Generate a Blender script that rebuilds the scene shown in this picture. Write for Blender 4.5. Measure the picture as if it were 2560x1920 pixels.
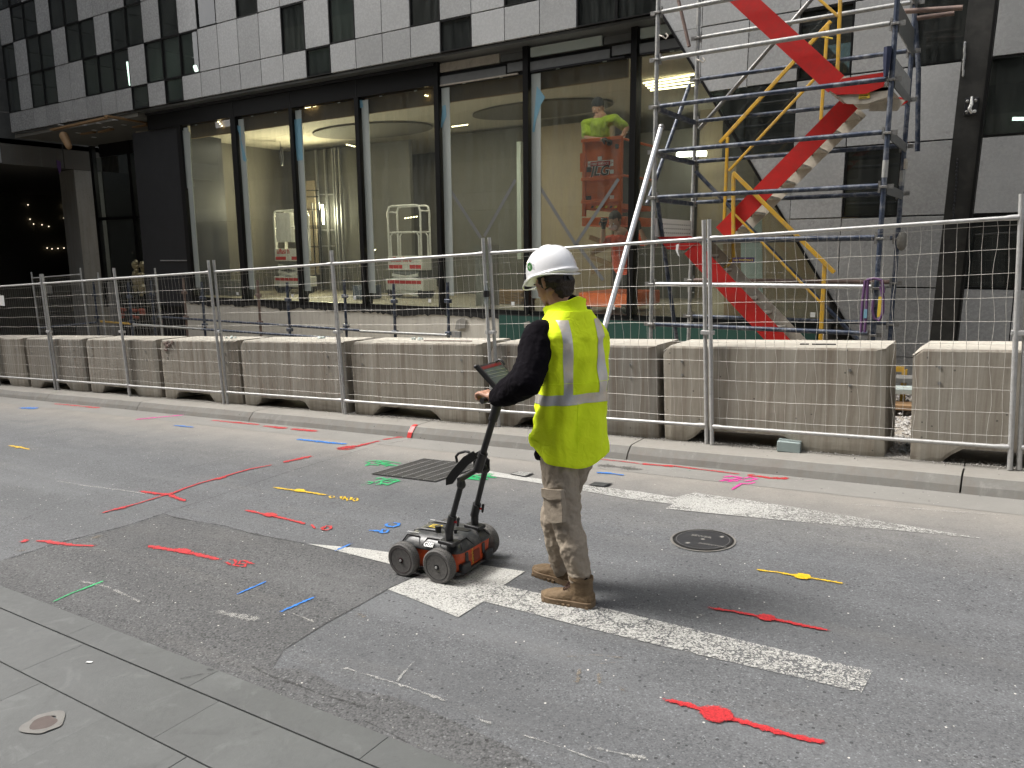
import bpy, bmesh, math, random
from mathutils import Vector, Matrix, noise
from math import sin, cos, tan, pi, radians, sqrt, atan2
random.seed(7)
sc = bpy.context.scene
for o in list(bpy.data.objects): bpy.data.objects.remove(o)

# ------------------------------------------------------------------ camera, light, exposure
YAW, PITCH, ROLL, FPX, CAMH = radians(33.4), radians(9.9), radians(0.5), 1923.0, 1.80
_f = Vector((-sin(YAW)*cos(PITCH), cos(YAW)*cos(PITCH), -sin(PITCH)))
_r0 = Vector((cos(YAW), sin(YAW), 0)); _u0 = _r0.cross(_f)
_r = _r0*cos(ROLL) - _u0*sin(ROLL); _u = _u0*cos(ROLL) + _r0*sin(ROLL)
cam_d = bpy.data.cameras.new('camera'); cam = bpy.data.objects.new('camera', cam_d)
sc.collection.objects.link(cam); sc.camera = cam
cam_d.sensor_width = 36; cam_d.lens = FPX/2560*36; cam_d.clip_start = 0.05; cam_d.clip_end = 400
cam.matrix_world = Matrix(((_r.x,_u.x,-_f.x,0),(_r.y,_u.y,-_f.y,0),(_r.z,_u.z,-_f.z,CAMH),(0,0,0,1)))
SUN_EL, SUN_AZ = radians(54), radians(197)      # azimuth measured from +X, anticlockwise
w = bpy.data.worlds.new('World'); sc.world = w; w.use_nodes = True
nt = w.node_tree; bg = nt.nodes['Background']
sky = nt.nodes.new('ShaderNodeTexSky'); sky.sky_type = 'NISHITA'; sky.sun_disc = False
sky.sun_elevation = SUN_EL; sky.sun_rotation = radians(90) - SUN_AZ
sky.air_density = 1.0; sky.dust_density = 6.0; sky.ozone_density = 0.4
hs = nt.nodes.new('ShaderNodeHueSaturation'); hs.inputs['Saturation'].default_value = 0.35
nt.links.new(sky.outputs[0], hs.inputs['Color']); nt.links.new(hs.outputs[0], bg.inputs[0]); bg.inputs[1].default_value = 0.15
sun_d = bpy.data.lights.new('sun', 'SUN'); sun_d.energy = 1.5; sun_d.angle = radians(14); sun_d.color = (1, .98, .945)
sun = bpy.data.objects.new('sun', sun_d); sc.collection.objects.link(sun)
sd = Vector((cos(SUN_AZ)*cos(SUN_EL), sin(SUN_AZ)*cos(SUN_EL), sin(SUN_EL)))
sun.rotation_euler = sd.to_track_quat('Z', 'Y').to_euler(); sun.location = (0, 0, 30)
sc.view_settings.view_transform = 'Standard'; sc.view_settings.look = 'None'
sc.view_settings.exposure = 1.12; sc.view_settings.gamma = 1; sc.view_settings.use_curve_mapping = False
sc.render.engine = 'CYCLES'; sc.cycles.use_denoising = True
sc.cycles.max_bounces = 8; sc.cycles.transparent_max_bounces = 24; sc.cycles.caustics_reflective = False; sc.cycles.caustics_refractive = False
sc.cycles.sample_clamp_indirect = 6

# ------------------------------------------------------------------ measuring helpers: a sight line meets a real plane of the place
def ray(px, py): return (_f*FPX + _r*(px-1280) + _u*(960-py)).normalized()
def hit(px, py, n, c):
    d = ray(px, py); o = Vector((0,0,CAMH)); n = Vector(n); t = (c-n.dot(o))/n.dot(d); return o+d*t
SL, XP = 0.05, -1.796                       # the street falls 5 % towards -X
def gz(x): return SL*(x-XP)
def G(px, py, dz=0.0): return hit(px, py, (-SL,0,1), -SL*XP+dz)
def WY(px, py, Y): return hit(px, py, (0,1,0), Y)
def WX(px, py, X): return hit(px, py, (1,0,0), X)
def WZ(px, py, Z): return hit(px, py, (0,0,1), Z)
TILT = -math.atan(SL)

# ------------------------------------------------------------------ materials
MATS = {}
def nodes(m):
    m.use_nodes = True; t = m.node_tree; return t, t.nodes, t.links, t.nodes['Principled BSDF']
def ramp(N, L, src, stops):
    r = N.new('ShaderNodeValToRGB'); e = r.color_ramp.elements
    while len(e) < len(stops): e.new(0.5)
    for el, (p, c) in zip(e, stops):
        el.position = p; el.color = (c[0], c[1], c[2], 1) if isinstance(c, (tuple, list)) else (c, c, c, 1)
    L.new(src, r.inputs[0]); return r
def pos(N, L, scale=(1,1,1)):
    g = N.new('ShaderNodeNewGeometry')
    if scale == (1,1,1): return g.outputs['Position']
    mp = N.new('ShaderNodeMapping'); mp.inputs['Scale'].default_value = scale; L.new(g.outputs['Position'], mp.inputs[0]); return mp.outputs[0]
def tnoise(N, L, vec, scale, detail=4, rough=.55, dist=0):
    n = N.new('ShaderNodeTexNoise'); n.inputs['Scale'].default_value = scale; n.inputs['Detail'].default_value = detail
    n.inputs['Roughness'].default_value = rough; n.inputs['Distortion'].default_value = dist; L.new(vec, n.inputs['Vector']); return n.outputs[0]
def mixc(N, L, fac, a, b, mode='MIX'):
    m = N.new('ShaderNodeMix'); m.data_type = 'RGBA'; m.blend_type = mode
    for s, i in ((fac, 0), (a, 6), (b, 7)):
        if hasattr(s, 'links') or hasattr(s, 'is_linked'): L.new(s, m.inputs[i])
        elif i == 0: m.inputs[0].default_value = s
        else: m.inputs[i].default_value = (s[0], s[1], s[2], 1)
    return m.outputs[2]
def math_(N, L, op, a, b=None, c=None, clamp=False):
    m = N.new('ShaderNodeMath'); m.operation = op; m.use_clamp = clamp
    for i, s in enumerate((a, b, c)):
        if s is None: continue
        if isinstance(s, (int, float)): m.inputs[i].default_value = s
        else: L.new(s, m.inputs[i])
    return m.outputs[0]
def bump(N, L, P, h, strength, dist=.01):
    b = N.new('ShaderNodeBump'); b.inputs['Strength'].default_value = strength; b.inputs['Distance'].default_value = dist
    L.new(h, b.inputs['Height']); L.new(b.outputs[0], P.inputs['Normal']); return b
def simple(name, col, rough=.6, metal=0, var=.18, scale=6, bmp=.0, bscale=60, dirt=None, dirt_amt=.5, spec=.5, stretch=(1,1,1)):
    """Base colour broken by two noise scales, dirt patches and fine relief."""
    if name in MATS: return MATS[name]
    m = bpy.data.materials.new(name); t, N, L, P = nodes(m)
    v = pos(N, L, stretch)
    n1 = tnoise(N, L, v, scale, 5, .6); n2 = tnoise(N, L, v, scale*9, 3, .6)
    c = mixc(N, L, n1, [x*(1-var) for x in col], [min(1, x*(1+var)) for x in col])
    c = mixc(N, L, math_(N, L, 'MULTIPLY', n2, .35), c, [x*.75 for x in col])
    if dirt:
        d = ramp(N, L, tnoise(N, L, v, scale*1.7, 6, .65, .4), [(.46, 0), (.68, 1)])
        c = mixc(N, L, math_(N, L, 'MULTIPLY', d.outputs[0], dirt_amt), c, dirt)
    L.new(c, P.inputs['Base Color'])
    r = math_(N, L, 'MULTIPLY_ADD', n2, .18, rough-.09, True); L.new(r, P.inputs['Roughness'])
    P.inputs['Metallic'].default_value = metal; P.inputs['Specular IOR Level'].default_value = spec
    if bmp: bump(N, L, P, tnoise(N, L, v, bscale, 4), bmp)
    MATS[name] = m; return m
def rnd_obj(N, L):
    o = N.new('ShaderNodeObjectInfo'); return o.outputs['Random']

def asphalt(name, base, coarse, dusty=True):
    m = bpy.data.materials.new(name); t, N, L, P = nodes(m); v = pos(N, L)
    cells = N.new('ShaderNodeTexVoronoi'); cells.inputs['Scale'].default_value = 110 if coarse else 150; L.new(v, cells.inputs['Vector'])
    sep = N.new('ShaderNodeSeparateColor'); L.new(cells.outputs['Color'], sep.inputs[0])
    agg = ramp(N, L, sep.outputs[0], [(0, .50 if coarse else .60), (.22, .88), (.6, 1.0), (.93, 1.12), (.985, 1.6)])
    edge = ramp(N, L, cells.outputs['Distance'], [(.0, 1.06), (.45, 1.0), (.8, .66 if coarse else .85)])
    big = tnoise(N, L, v, .55, 5, .6); mid = tnoise(N, L, v, 3.2, 6, .65); fine = tnoise(N, L, v, 45, 4, .7)
    c = mixc(N, L, big, [x*.82 for x in base], [x*1.2 for x in base])
    c = mixc(N, L, ramp(N, L, mid, [(.38, 0), (.7, .55)]).outputs[0], c, [x*1.28 for x in base])
    c = mixc(N, L, ramp(N, L, fine, [(.3, .55), (.52, 0)]).outputs[0], c, [x*.55 for x in base])
    c = mixc(N, L, 1.0, c, agg.outputs[0], 'MULTIPLY'); c = mixc(N, L, 1.0, c, edge.outputs[0], 'MULTIPLY')
    # tan dust and faint scuffs
    st = tnoise(N, L, pos(N, L, (.35, 2.2, 1)), 2.0, 5, .62)
    c = mixc(N, L, ramp(N, L, st, [(.55, 0), (.75, .16)]).outputs[0], c, (.20, .187, .168))
    wb = tnoise(N, L, pos(N, L, (.12, 1.5, 1)), 1.6, 3, .5); c = mixc(N, L, ramp(N, L, wb, [(.38, .30), (.50, 0)]).outputs[0], c, [x*.72 for x in base]); c = mixc(N, L, ramp(N, L, wb, [(.54, 0), (.66, .35)]).outputs[0], c, [x*1.35 for x in base])
    oil = tnoise(N, L, v, 2.6, 5, .62, .6); c = mixc(N, L, ramp(N, L, oil, [(.66, 0), (.74, .45)]).outputs[0], c, [x*.55 for x in base])
    # small stones and grit bedded in the surface: pale and near-black flecks
    v2 = N.new('ShaderNodeTexVoronoi'); v2.inputs['Scale'].default_value = 34; L.new(v, v2.inputs['Vector'])
    s2 = N.new('ShaderNodeSeparateColor'); L.new(v2.outputs['Color'], s2.inputs[0])
    fl = math_(N, L, 'MULTIPLY', math_(N, L, 'LESS_THAN', v2.outputs['Distance'], .16), math_(N, L, 'GREATER_THAN', s2.outputs[0], .965))
    c = mixc(N, L, fl, c, (.5, .48, .44))
    fd = math_(N, L, 'MULTIPLY', math_(N, L, 'LESS_THAN', v2.outputs['Distance'], .24), math_(N, L, 'LESS_THAN', s2.outputs[1], .18 if coarse else .12))
    c = mixc(N, L, math_(N, L, 'MULTIPLY', fd, .75), c, [x*.25 for x in base])
    if dusty:
        sx = N.new('ShaderNodeSeparateXYZ'); L.new(v, sx.inputs[0])
        y = math_(N, L, 'ADD', sx.outputs[1], math_(N, L, 'MULTIPLY', mid, .7))
        d = ramp(N, L, math_(N, L, 'MULTIPLY', math_(N, L, 'SUBTRACT', y, 4.7), .62, None, True), [(0, 0), (.35, .12), (1, .75)])
        c = mixc(N, L, d.outputs[0], c, (.30, .275, .235))
    L.new(c, P.inputs['Base Color']); P.inputs['Roughness'].default_value = .88; P.inputs['Specular IOR Level'].default_value = .35
    h = math_(N, L, 'ADD', math_(N, L, 'MULTIPLY', edge.outputs[0], .6), math_(N, L, 'MULTIPLY', fine, .8))
    bump(N, L, P, h, .75 if coarse else .45, .004 if not coarse else .007)
    MATS[name] = m; return m

def paint(name, col, wear=.5, cracks=False, edge=False, rough=.6):
    """Road paint: holes where it has worn off show the asphalt beneath; 'edge' feathers a sprayed line."""
    m = bpy.data.materials.new(name); t, N, L, P = nodes(m); v = pos(N, L)
    n = tnoise(N, L, v, 70, 5, .8); n2 = tnoise(N, L, v, 6, 4, .6)
    c = mixc(N, L, n2, [x*.82 for x in col], col); c = mixc(N, L, ramp(N, L, tnoise(N, L, v, 130, 3, .7), [(.44, .75), (.62, 0)]).outputs[0], c, [x*.40 for x in col]); L.new(c, P.inputs['Base Color']); P.inputs['Roughness'].default_value = rough
    if edge:
        at = N.new('ShaderNodeAttribute'); at.attribute_name = 'cover'
        K = 3.2+1.6*wear; n3 = tnoise(N, L, v, 38, 5, .75)
        a = math_(N, L, 'ADD', math_(N, L, 'MULTIPLY', at.outputs['Fac'], 1.35), math_(N, L, 'MULTIPLY_ADD', n3, K, -.5*K-(.10+.34*wear if wear > 1.2 else .10)))
        a = ramp(N, L, a, [(.10, 0), (.60, .94 if wear < 1.2 else .42)]).outputs[0]
    else:
        s = math_(N, L, 'ADD', n, math_(N, L, 'MULTIPLY_ADD', n2, .7, -.33))
        a = ramp(N, L, s, [(.30+.22*wear, .0), (.35+.22*wear, 1)]).outputs[0]
        if cracks:
            vor = N.new('ShaderNodeTexVoronoi'); vor.feature = 'DISTANCE_TO_EDGE'; vor.inputs['Scale'].default_value = 7.5
            dv = N.new('ShaderNodeVectorMath'); dv.operation = 'MULTIPLY_ADD'
            nn = N.new('ShaderNodeTexNoise'); nn.inputs['Scale'].default_value = 9; nn.inputs['Detail'].default_value = 5; L.new(v, nn.inputs['Vector'])
            L.new(nn.outputs['Color'], dv.inputs[0]); dv.inputs[1].default_value = (.34,.34,.34); L.new(v, dv.inputs[2]); L.new(dv.outputs[0], vor.inputs['Vector'])
            ck = ramp(N, L, vor.outputs['Distance'], [(.012, 0), (.045, 1)]).outputs[0]
            sx = N.new('ShaderNodeSeparateXYZ'); L.new(v, sx.inputs[0])
            kx = math_(N, L, 'ADD', tnoise(N, L, v, 1.6, 3), math_(N, L, 'MULTIPLY', math_(N, L, 'ADD', sx.outputs[0], 1.6), .16))
            keep = ramp(N, L, kx, [(.40, 1), (.52, 0)]).outputs[0]
            vf = N.new('ShaderNodeTexVoronoi'); vf.feature = 'DISTANCE_TO_EDGE'; vf.inputs['Scale'].default_value = 27; L.new(dv.outputs[0], vf.inputs['Vector'])
            fc = ramp(N, L, vf.outputs['Distance'], [(.02, .16), (.10, 0)]).outputs[0]
            s_ = math_(N, L, 'SUBTRACT', n, math_(N, L, 'MULTIPLY', math_(N, L, 'MULTIPLY', fc, math_(N, L, 'SUBTRACT', kx, .30, None, True)), 3.4)); s_ = math_(N, L, 'SUBTRACT', s_, math_(N, L, 'MULTIPLY', math_(N, L, 'SUBTRACT', kx, .45), .10)); a = ramp(N, L, s_, [(.39, 0), (.45, 1)]).outputs[0]
            ck = math_(N, L, 'MAXIMUM', ck, math_(N, L, 'MULTIPLY', keep, .97))
            a = math_(N, L, 'MULTIPLY', a, ck)
    L.new(a, P.inputs['Alpha']); bump(N, L, P, n, .3, .004)
    MATS[name] = m; return m

def concrete(name, base, streaks=0, blotch=.35, rough=.85, pits=True, panel=False):
    m = bpy.data.materials.new(name); t, N, L, P = nodes(m)
    g = N.new('ShaderNodeNewGeometry'); rn = rnd_obj(N, L)
    ad = N.new('ShaderNodeVectorMath'); ad.operation = 'ADD'; cb = N.new('ShaderNodeCombineXYZ')
    for i, k in enumerate((37, 11, 23)): L.new(math_(N, L, 'MULTIPLY', rn, k), cb.inputs[i])
    L.new(g.outputs['Position'], ad.inputs[0]); L.new(cb.outputs[0], ad.inputs[1]); v = ad.outputs[0]
    n1 = tnoise(N, L, v, 1.8, 6, .62, .3); n2 = tnoise(N, L, v, 26, 5, .7)
    c = mixc(N, L, n1, [x*(1-blotch) for x in base], [x*(1+blotch*.6) for x in base])
    c = mixc(N, L, math_(N, L, 'MULTIPLY', n2, .12 if panel else .4), c, [x*.72 for x in base])
    if name == 'block_concrete':
        hv = N.new('ShaderNodeHueSaturation'); L.new(c, hv.inputs['Color']); L.new(math_(N, L, 'MULTIPLY_ADD', rn, .36, .84), hv.inputs['Value']); L.new(math_(N, L, 'MULTIPLY_ADD', rn, .25, .88), hv.inputs['Saturation']); c = hv.outputs[0]
    if streaks:
        mp = N.new('ShaderNodeMapping'); mp.inputs['Scale'].default_value = (6.5, 6.5, .35); L.new(v, mp.inputs[0])
        s = tnoise(N, L, mp.outputs[0], 1.6, 6, .68, .2)
        c = mixc(N, L, math_(N, L, 'MULTIPLY', ramp(N, L, s, [(.44, 0), (.66, 1)]).outputs[0], streaks), c, (.135, .10, .068))
        c = mixc(N, L, math_(N, L, 'MULTIPLY', ramp(N, L, s, [(.28, 1), (.42, 0)]).outputs[0], streaks*.7), c, (.42, .40, .36))
    if pits:
        vo = N.new('ShaderNodeTexVoronoi'); vo.inputs['Scale'].default_value = 17; L.new(v, vo.inputs['Vector'])
        s2 = N.new('ShaderNodeSeparateColor'); L.new(vo.outputs['Color'], s2.inputs[0])
        pt = math_(N, L, 'MULTIPLY', math_(N, L, 'LESS_THAN', vo.outputs['Distance'], .13), math_(N, L, 'GREATER_THAN', s2.outputs[0], .83))
        c = mixc(N, L, math_(N, L, 'MULTIPLY', pt, .8), c, [x*.25 for x in base])
    if panel:
        hsv = N.new('ShaderNodeHueSaturation'); L.new(c, hsv.inputs['Color']); L.new(math_(N, L, 'MULTIPLY_ADD', rn, .26, .87), hsv.inputs['Value']); c = hsv.outputs[0]
        hf = tnoise(N, L, v, 4.5, 6, .7, 1.2); c = mixc(N, L, ramp(N, L, hf, [(.60, 0), (.72, .42)]).outputs[0], c, [min(.75, x*1.35) for x in base])
        c = mixc(N, L, ramp(N, L, hf, [(.28, .55), (.40, 0)]).outputs[0], c, [x*.5 for x in base])
    if name == 'facade_panel': P.inputs['Specular IOR Level'].default_value = .75
    if name == 'bluestone':
        b5 = tnoise(N, L, v, 5.5, 6, .7, .8); c = mixc(N, L, ramp(N, L, b5, [(.30, .75), (.44, 0)]).outputs[0], c, [x*.62 for x in base]); c = mixc(N, L, ramp(N, L, b5, [(.56, 0), (.72, .6)]).outputs[0], c, [x*1.45 for x in base])
    L.new(c, P.inputs['Base Color']); L.new(math_(N, L, 'MULTIPLY_ADD', n2, .22, rough-.11, True), P.inputs['Roughness'])
    bump(N, L, P, math_(N, L, 'ADD', n2, n1), .25 if not panel else .06, .006)
    MATS[name] = m; return m

def glass(name, tint=(.80,.84,.82), fac=.9, streak=True, rough=.0):
    m = bpy.data.materials.new(name); m.use_nodes = True; t = m.node_tree; N, L = t.nodes, t.links; N.clear()
    out = N.new('ShaderNodeOutputMaterial'); tr = N.new('ShaderNodeBsdfTransparent'); tr.inputs[0].default_value = (*tint, 1)
    gl = N.new('ShaderNodeBsdfGlossy'); gl.inputs['Roughness'].default_value = rough; gl.inputs[0].default_value = (fac, fac, fac, 1)
    fr = N.new('ShaderNodeFresnel'); fr.inputs[0].default_value = 1.55
    v = pos(N, L); b = N.new('ShaderNodeBump'); b.inputs['Strength'].default_value = .05; b.inputs['Distance'].default_value = .02
    L.new(tnoise(N, L, v, .9, 2), b.inputs['Height']); L.new(b.outputs[0], gl.inputs['Normal'])
    mx = N.new('ShaderNodeMixShader'); bf = N.new('ShaderNodeNewGeometry'); L.new(math_(N, L, 'MULTIPLY', math_(N, L, 'MULTIPLY_ADD', fr.outputs[0], 1.2, .01, True), math_(N, L, 'SUBTRACT', 1, bf.outputs['Backfacing'])), mx.inputs[0]); L.new(tr.outputs[0], mx.inputs[1]); L.new(gl.outputs[0], mx.inputs[2])
    last = mx
    if streak:   # site dust, thickened so its grey also paints a reflected haze
        df = N.new('ShaderNodeBsdfDiffuse'); df.inputs[0].default_value = (.33, .35, .33, 1)
        s = tnoise(N, L, pos(N, L, (5, 5, .6)), 2.2, 5, .65)
        m2 = N.new('ShaderNodeMixShader'); L.new(ramp(N, L, s, [(.40, .03), (.75, .12)]).outputs[0], m2.inputs[0]); L.new(mx.outputs[0], m2.inputs[1]); L.new(df.outputs[0], m2.inputs[2]); last = m2
    L.new(last.outputs[0], out.inputs[0]); MATS[name] = m; return m
def emit(name, col, s):
    m = bpy.data.materials.new(name); t, N, L, P = nodes(m); P.inputs['Base Color'].default_value = (*col, 1)
    P.inputs['Emission Color'].default_value = (*col, 1); P.inputs['Emission Strength'].default_value = s; MATS[name] = m; return m
def cloth(name, col, rough=.85, var=.12, weave=900, dirt=None, sheen=.2):
    m = bpy.data.materials.new(name); t, N, L, P = nodes(m); v = pos(N, L)
    n = tnoise(N, L, v, 9, 5, .6); n2 = tnoise(N, L, v, 420, 2)
    c = mixc(N, L, n, [x*(1-var) for x in col], [min(1, x*(1+var)) for x in col])
    if dirt: c = mixc(N, L, ramp(N, L, tnoise(N, L, v, 14, 6, .7), [(.6, 0), (.78, .6)]).outputs[0], c, dirt)
    L.new(c, P.inputs['Base Color']); P.inputs['Roughness'].default_value = rough; P.inputs['Sheen Weight'].default_value = sheen; P.inputs['Specular IOR Level'].default_value = .25 if max(col) > .02 else .08
    h = math_(N, L, 'ADD', math_(N, L, 'MULTIPLY', tnoise(N, L, v, 22, 3, .5, 1.0), 1.0), math_(N, L, 'MULTIPLY', n2, .06))
    bump(N, L, P, h, .5, .012); MATS[name] = m; return m

A_ROAD = asphalt('asphalt_worn', (.106, .109, .113), False)
A_PATCH = asphalt('asphalt_coarse_patch', (.094, .0945, .095), True)
M_CRACK = simple('crack_dirt', (.02,.019,.018), .95, scale=30)
M_BLUESTONE = concrete('bluestone', (.088,.092,.090), 0, .50, .62, False)
M_KERB = concrete('kerb_concrete', (.17,.165,.15), .25, .4)
M_KERBTOP = concrete('kerb_top_pale', (.255,.242,.215), .1, .3)  # paler concrete for the upward kerb faces
M_GUTTER = concrete('gutter_concrete', (.215,.208,.19), 0, .28)
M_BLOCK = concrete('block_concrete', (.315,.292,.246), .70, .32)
M_PANEL = concrete('facade_panel', (.375,.38,.375), 0, .20, .27, False, True)
M_CONC = concrete('wall_concrete', (.30,.29,.26), .3, .3)
M_DCONC = concrete('dark_concrete', (.12,.115,.10), .3, .3)
M_BLOCKTOP = concrete('block_top_skylit', (.47,.44,.375), .2, .25)  # paler copy of the block concrete: sky light painted into the tops
M_GRAVEL = simple('gravel_dirt', (.27,.24,.20), .95, scale=9, bmp=1, bscale=60, dirt=(.34,.32,.29))
M_STONE = concrete('loose_stone', (.42,.40,.37), 0, .3, .9, False)
M_WHITE = paint('road_paint_white', (.55,.545,.51), .45, True)
M_SPRAY = {k: paint('spray_'+k, c, {'white':1.9,'tan':2.2,'dark':1.3}.get(k,.75), edge=True) for k, c in dict(red=(.60,.024,.030), yellow=(.9,.58,.01), blue=(.02,.24,.78), green=(.02,.52,.17), pink=(.95,.05,.42), white=(.62,.61,.57), tan=(.34,.27,.18), dark=(.03,.03,.03)).items()}
M_GALV = simple('galvanised_steel', (.47,.47,.46), .42, .35, .25, 14, .05, 90, (.25,.22,.19), .35)
M_WIRE = simple('fence_wire', (.48,.46,.42), .5, .2, .2, 20)
M_BLUE = simple('scaffold_blue_paint', (.026,.038,.066), .45, .25, .4, 8, .12, 60, (.30,.31,.32), .5)
M_PALE = simple('scaffold_worn_grey', (.36,.36,.34), .5, .4, .3, 12, .15, 60, (.10,.12,.17), .5)
M_BROWN = simple('scaffold_brown', (.20,.14,.115), .65, .1, .3, 9, .1, 60, (.08,.06,.06), .5)
M_COUP = simple('coupler_steel', (.30,.30,.29), .45, .7, .3, 30, .1, 60, (.10,.07,.05), .5)
M_ALU = simple('prop_aluminium', (.62,.63,.63), .4, .8, .2, 25, .05, 60, (.3,.3,.3), .4)
M_RED = simple('stair_red_paint', (.52,.020,.017), .42, 0, .18, 9, .05, 40, (.24,.04,.03), .35)
M_TREAD = simple('stair_aluminium', (.50,.46,.39), .55, .0, .2, 7, .05, 80, (.20,.16,.11), .45)
M_YELLOW = simple('handrail_yellow', (.62,.36,.03), .45, 0, .25, 8, .05, 60, (.30,.25,.17), .5)
M_BLACKM = simple('black_metal', (.009,.009,.009), .38, 0, .2, 4, spec=.22)
M_DARKM = simple('dark_grey_metal', (.030,.031,.034), .4, .1, .3, 4, spec=.35)
M_MIDM = simple('raw_metal_strip', (.17,.175,.17), .45, .5, .35, 5)
M_STEELCOL = simple('mill_steel', (.040,.040,.037), .5, .5, .35, 3, .08, 30, (.10,.095,.085), .35)
M_PALEJ = simple('pale_jamb', (.55,.62,.58), .55, 0, .08, 3)
M_BLUETAPE = simple('blue_tape', (.16,.33,.42), .6, 0, .15, 6)
M_GTAPE = simple('grey_tape', (.12,.125,.125), .6, 0, .15, 9)
M_CREAM = simple('interior_cream', (.42,.35,.245), .8, 0, .06, 2)
M_CEIL = simple('interior_ceiling', (.50,.46,.38), .85, 0, .05, 2)
M_BULK = simple('plywood', (.28,.17,.08), .7, 0, .2, 3, stretch=(1,1,6))
M_IDARK = simple('interior_dark_wall', (.13,.12,.10), .8, 0, .15, 1.5)
M_IGREY = simple('interior_grey_wall', (.16,.155,.135), .8, 0, .15, 2)
M_FLOORI = simple('interior_floor', (.30,.27,.21), .7, 0, .2, 3)
M_MEMB = simple('black_membrane', (.012,.012,.012), .5, 0, .2, 8, .2, 30)
M_GREEN = simple('green_membrane', (.012,.06,.045), .6, 0, .2, 5)
M_WHITEP = simple('white_paint', (.66,.66,.63), .45, 0, .06, 6, dirt=(.3,.28,.24), dirt_amt=.25)
M_ORANGE = simple('lift_orange', (.70,.13,.02), .45, 0, .08, 6, dirt=(.2,.06,.02), dirt_amt=.3)
M_BLACKP = simple('black_plastic', (.014,.014,.015), .42, 0, .2, 20, .05, 120)
M_LID = simple('lid_plastic', (.030,.032,.034), .38, 0, .25, 12, .08, 90, (.13,.125,.115), .55)
M_CART = simple('cart_orange_plastic', (.62,.085,.020), .48, 0, .12, 9, .03, 60, (.12,.05,.03), .5)
M_TYRE = simple('tyre_rubber', (.095,.090,.086), .8, 0, .15, 30, .3, 120, (.15,.14,.13), .5)
M_HUB = simple('wheel_plastic', (.009,.009,.009), .6, 0, .2, 20, .05, 60, (.03,.025,.022), .2, spec=.25)
M_HUBR = simple('wheel_plastic_maroon', (.022,.008,.008), .6, 0, .2, 20, spec=.25)
M_LABELW = simple('label_white', (.75,.75,.73), .5, 0, .03, 30)
M_LABELY = simple('label_yellow', (.65,.47,.05), .5, 0, .1, 60)
M_TXTR = simple('print_red', (.5,.02,.02), .5); M_TXTK = simple('print_black', (.02,.02,.02), .5); M_TXTG = simple('print_grey', (.3,.3,.3), .5)
M_HELMET = simple('helmet_white', (.80,.80,.81), .18, 0, .02, 6); M_HELMET.node_tree.nodes['Principled BSDF'].inputs['Coat Weight'].default_value = .5
M_SKIN = simple('skin', (.46,.25,.17), .5, 0, .08, 20, .1, 150); M_SKIN.node_tree.nodes['Principled BSDF'].inputs['Subsurface Weight'].default_value = .12
M_SKIN.node_tree.nodes['Principled BSDF'].inputs['Subsurface Radius'].default_value = (.012, .004, .002)
M_HAIR = simple('hair_dark', (.035,.022,.015), .6, 0, .4, 90, .8, 260, stretch=(1,1,.25))
M_VEST = cloth('hi_vis_yellow', (.80, 1.0, .02), .75, .03, sheen=.0)
M_JUMPER = cloth('black_fleece', (.006,.005,.007), .95, sheen=0.0)
M_TROUS = cloth('khaki_canvas', (.33,.28,.22), .9, .12, dirt=(.19,.155,.115), sheen=0.0)
M_BOOT = simple('tan_suede', (.165,.110,.058), .8, 0, .22, 14, .35, 90, (.10,.065,.035), .55)
M_SOLE = simple('boot_sole', (.17,.115,.065), .75, 0, .2, 18, .2, 60)
M_LACE = simple('lace', (.07,.035,.025), .8)
M_HVY2 = cloth('hi_vis_polo', (.34,.48,.04), .8); M_HVO = cloth('hi_vis_orange', (.62,.07,.02), .8)
m = bpy.data.materials.new('reflective_tape'); t, N, L, P = nodes(m); MATS['tape'] = m; M_TAPE = m
v = pos(N, L); c = mixc(N, L, ramp(N, L, tnoise(N, L, v, 7, 3), [(.35,0),(.65,1)]).outputs[0], (.52,.53,.56), (.68,.60,.48)); L.new(c, P.inputs['Base Color'])
P.inputs['Roughness'].default_value = .34; P.inputs['Metallic'].default_value = .35; bump(N, L, P, tnoise(N, L, v, 26, 3), .3, .01)
M_GLASS = glass('shop_glass'); M_WGLASS = glass('window_glass_dark', (.30,.36,.36), .95, True)
M_TUBE = emit('tube_light', (1.0,.97,.80), 9); M_LAMP = emit('work_lamp', (1.0,.9,.66), 60); M_SLOT = emit('slot_light', (1.0,.86,.5), 5)
M_SCREEN = simple('tablet_screen', (.07,.085,.085), .15, 0, .1, 10)
M_BOTTLE = glass('clear_plastic', (.86,.9,.92), .9, False, .05)

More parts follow.
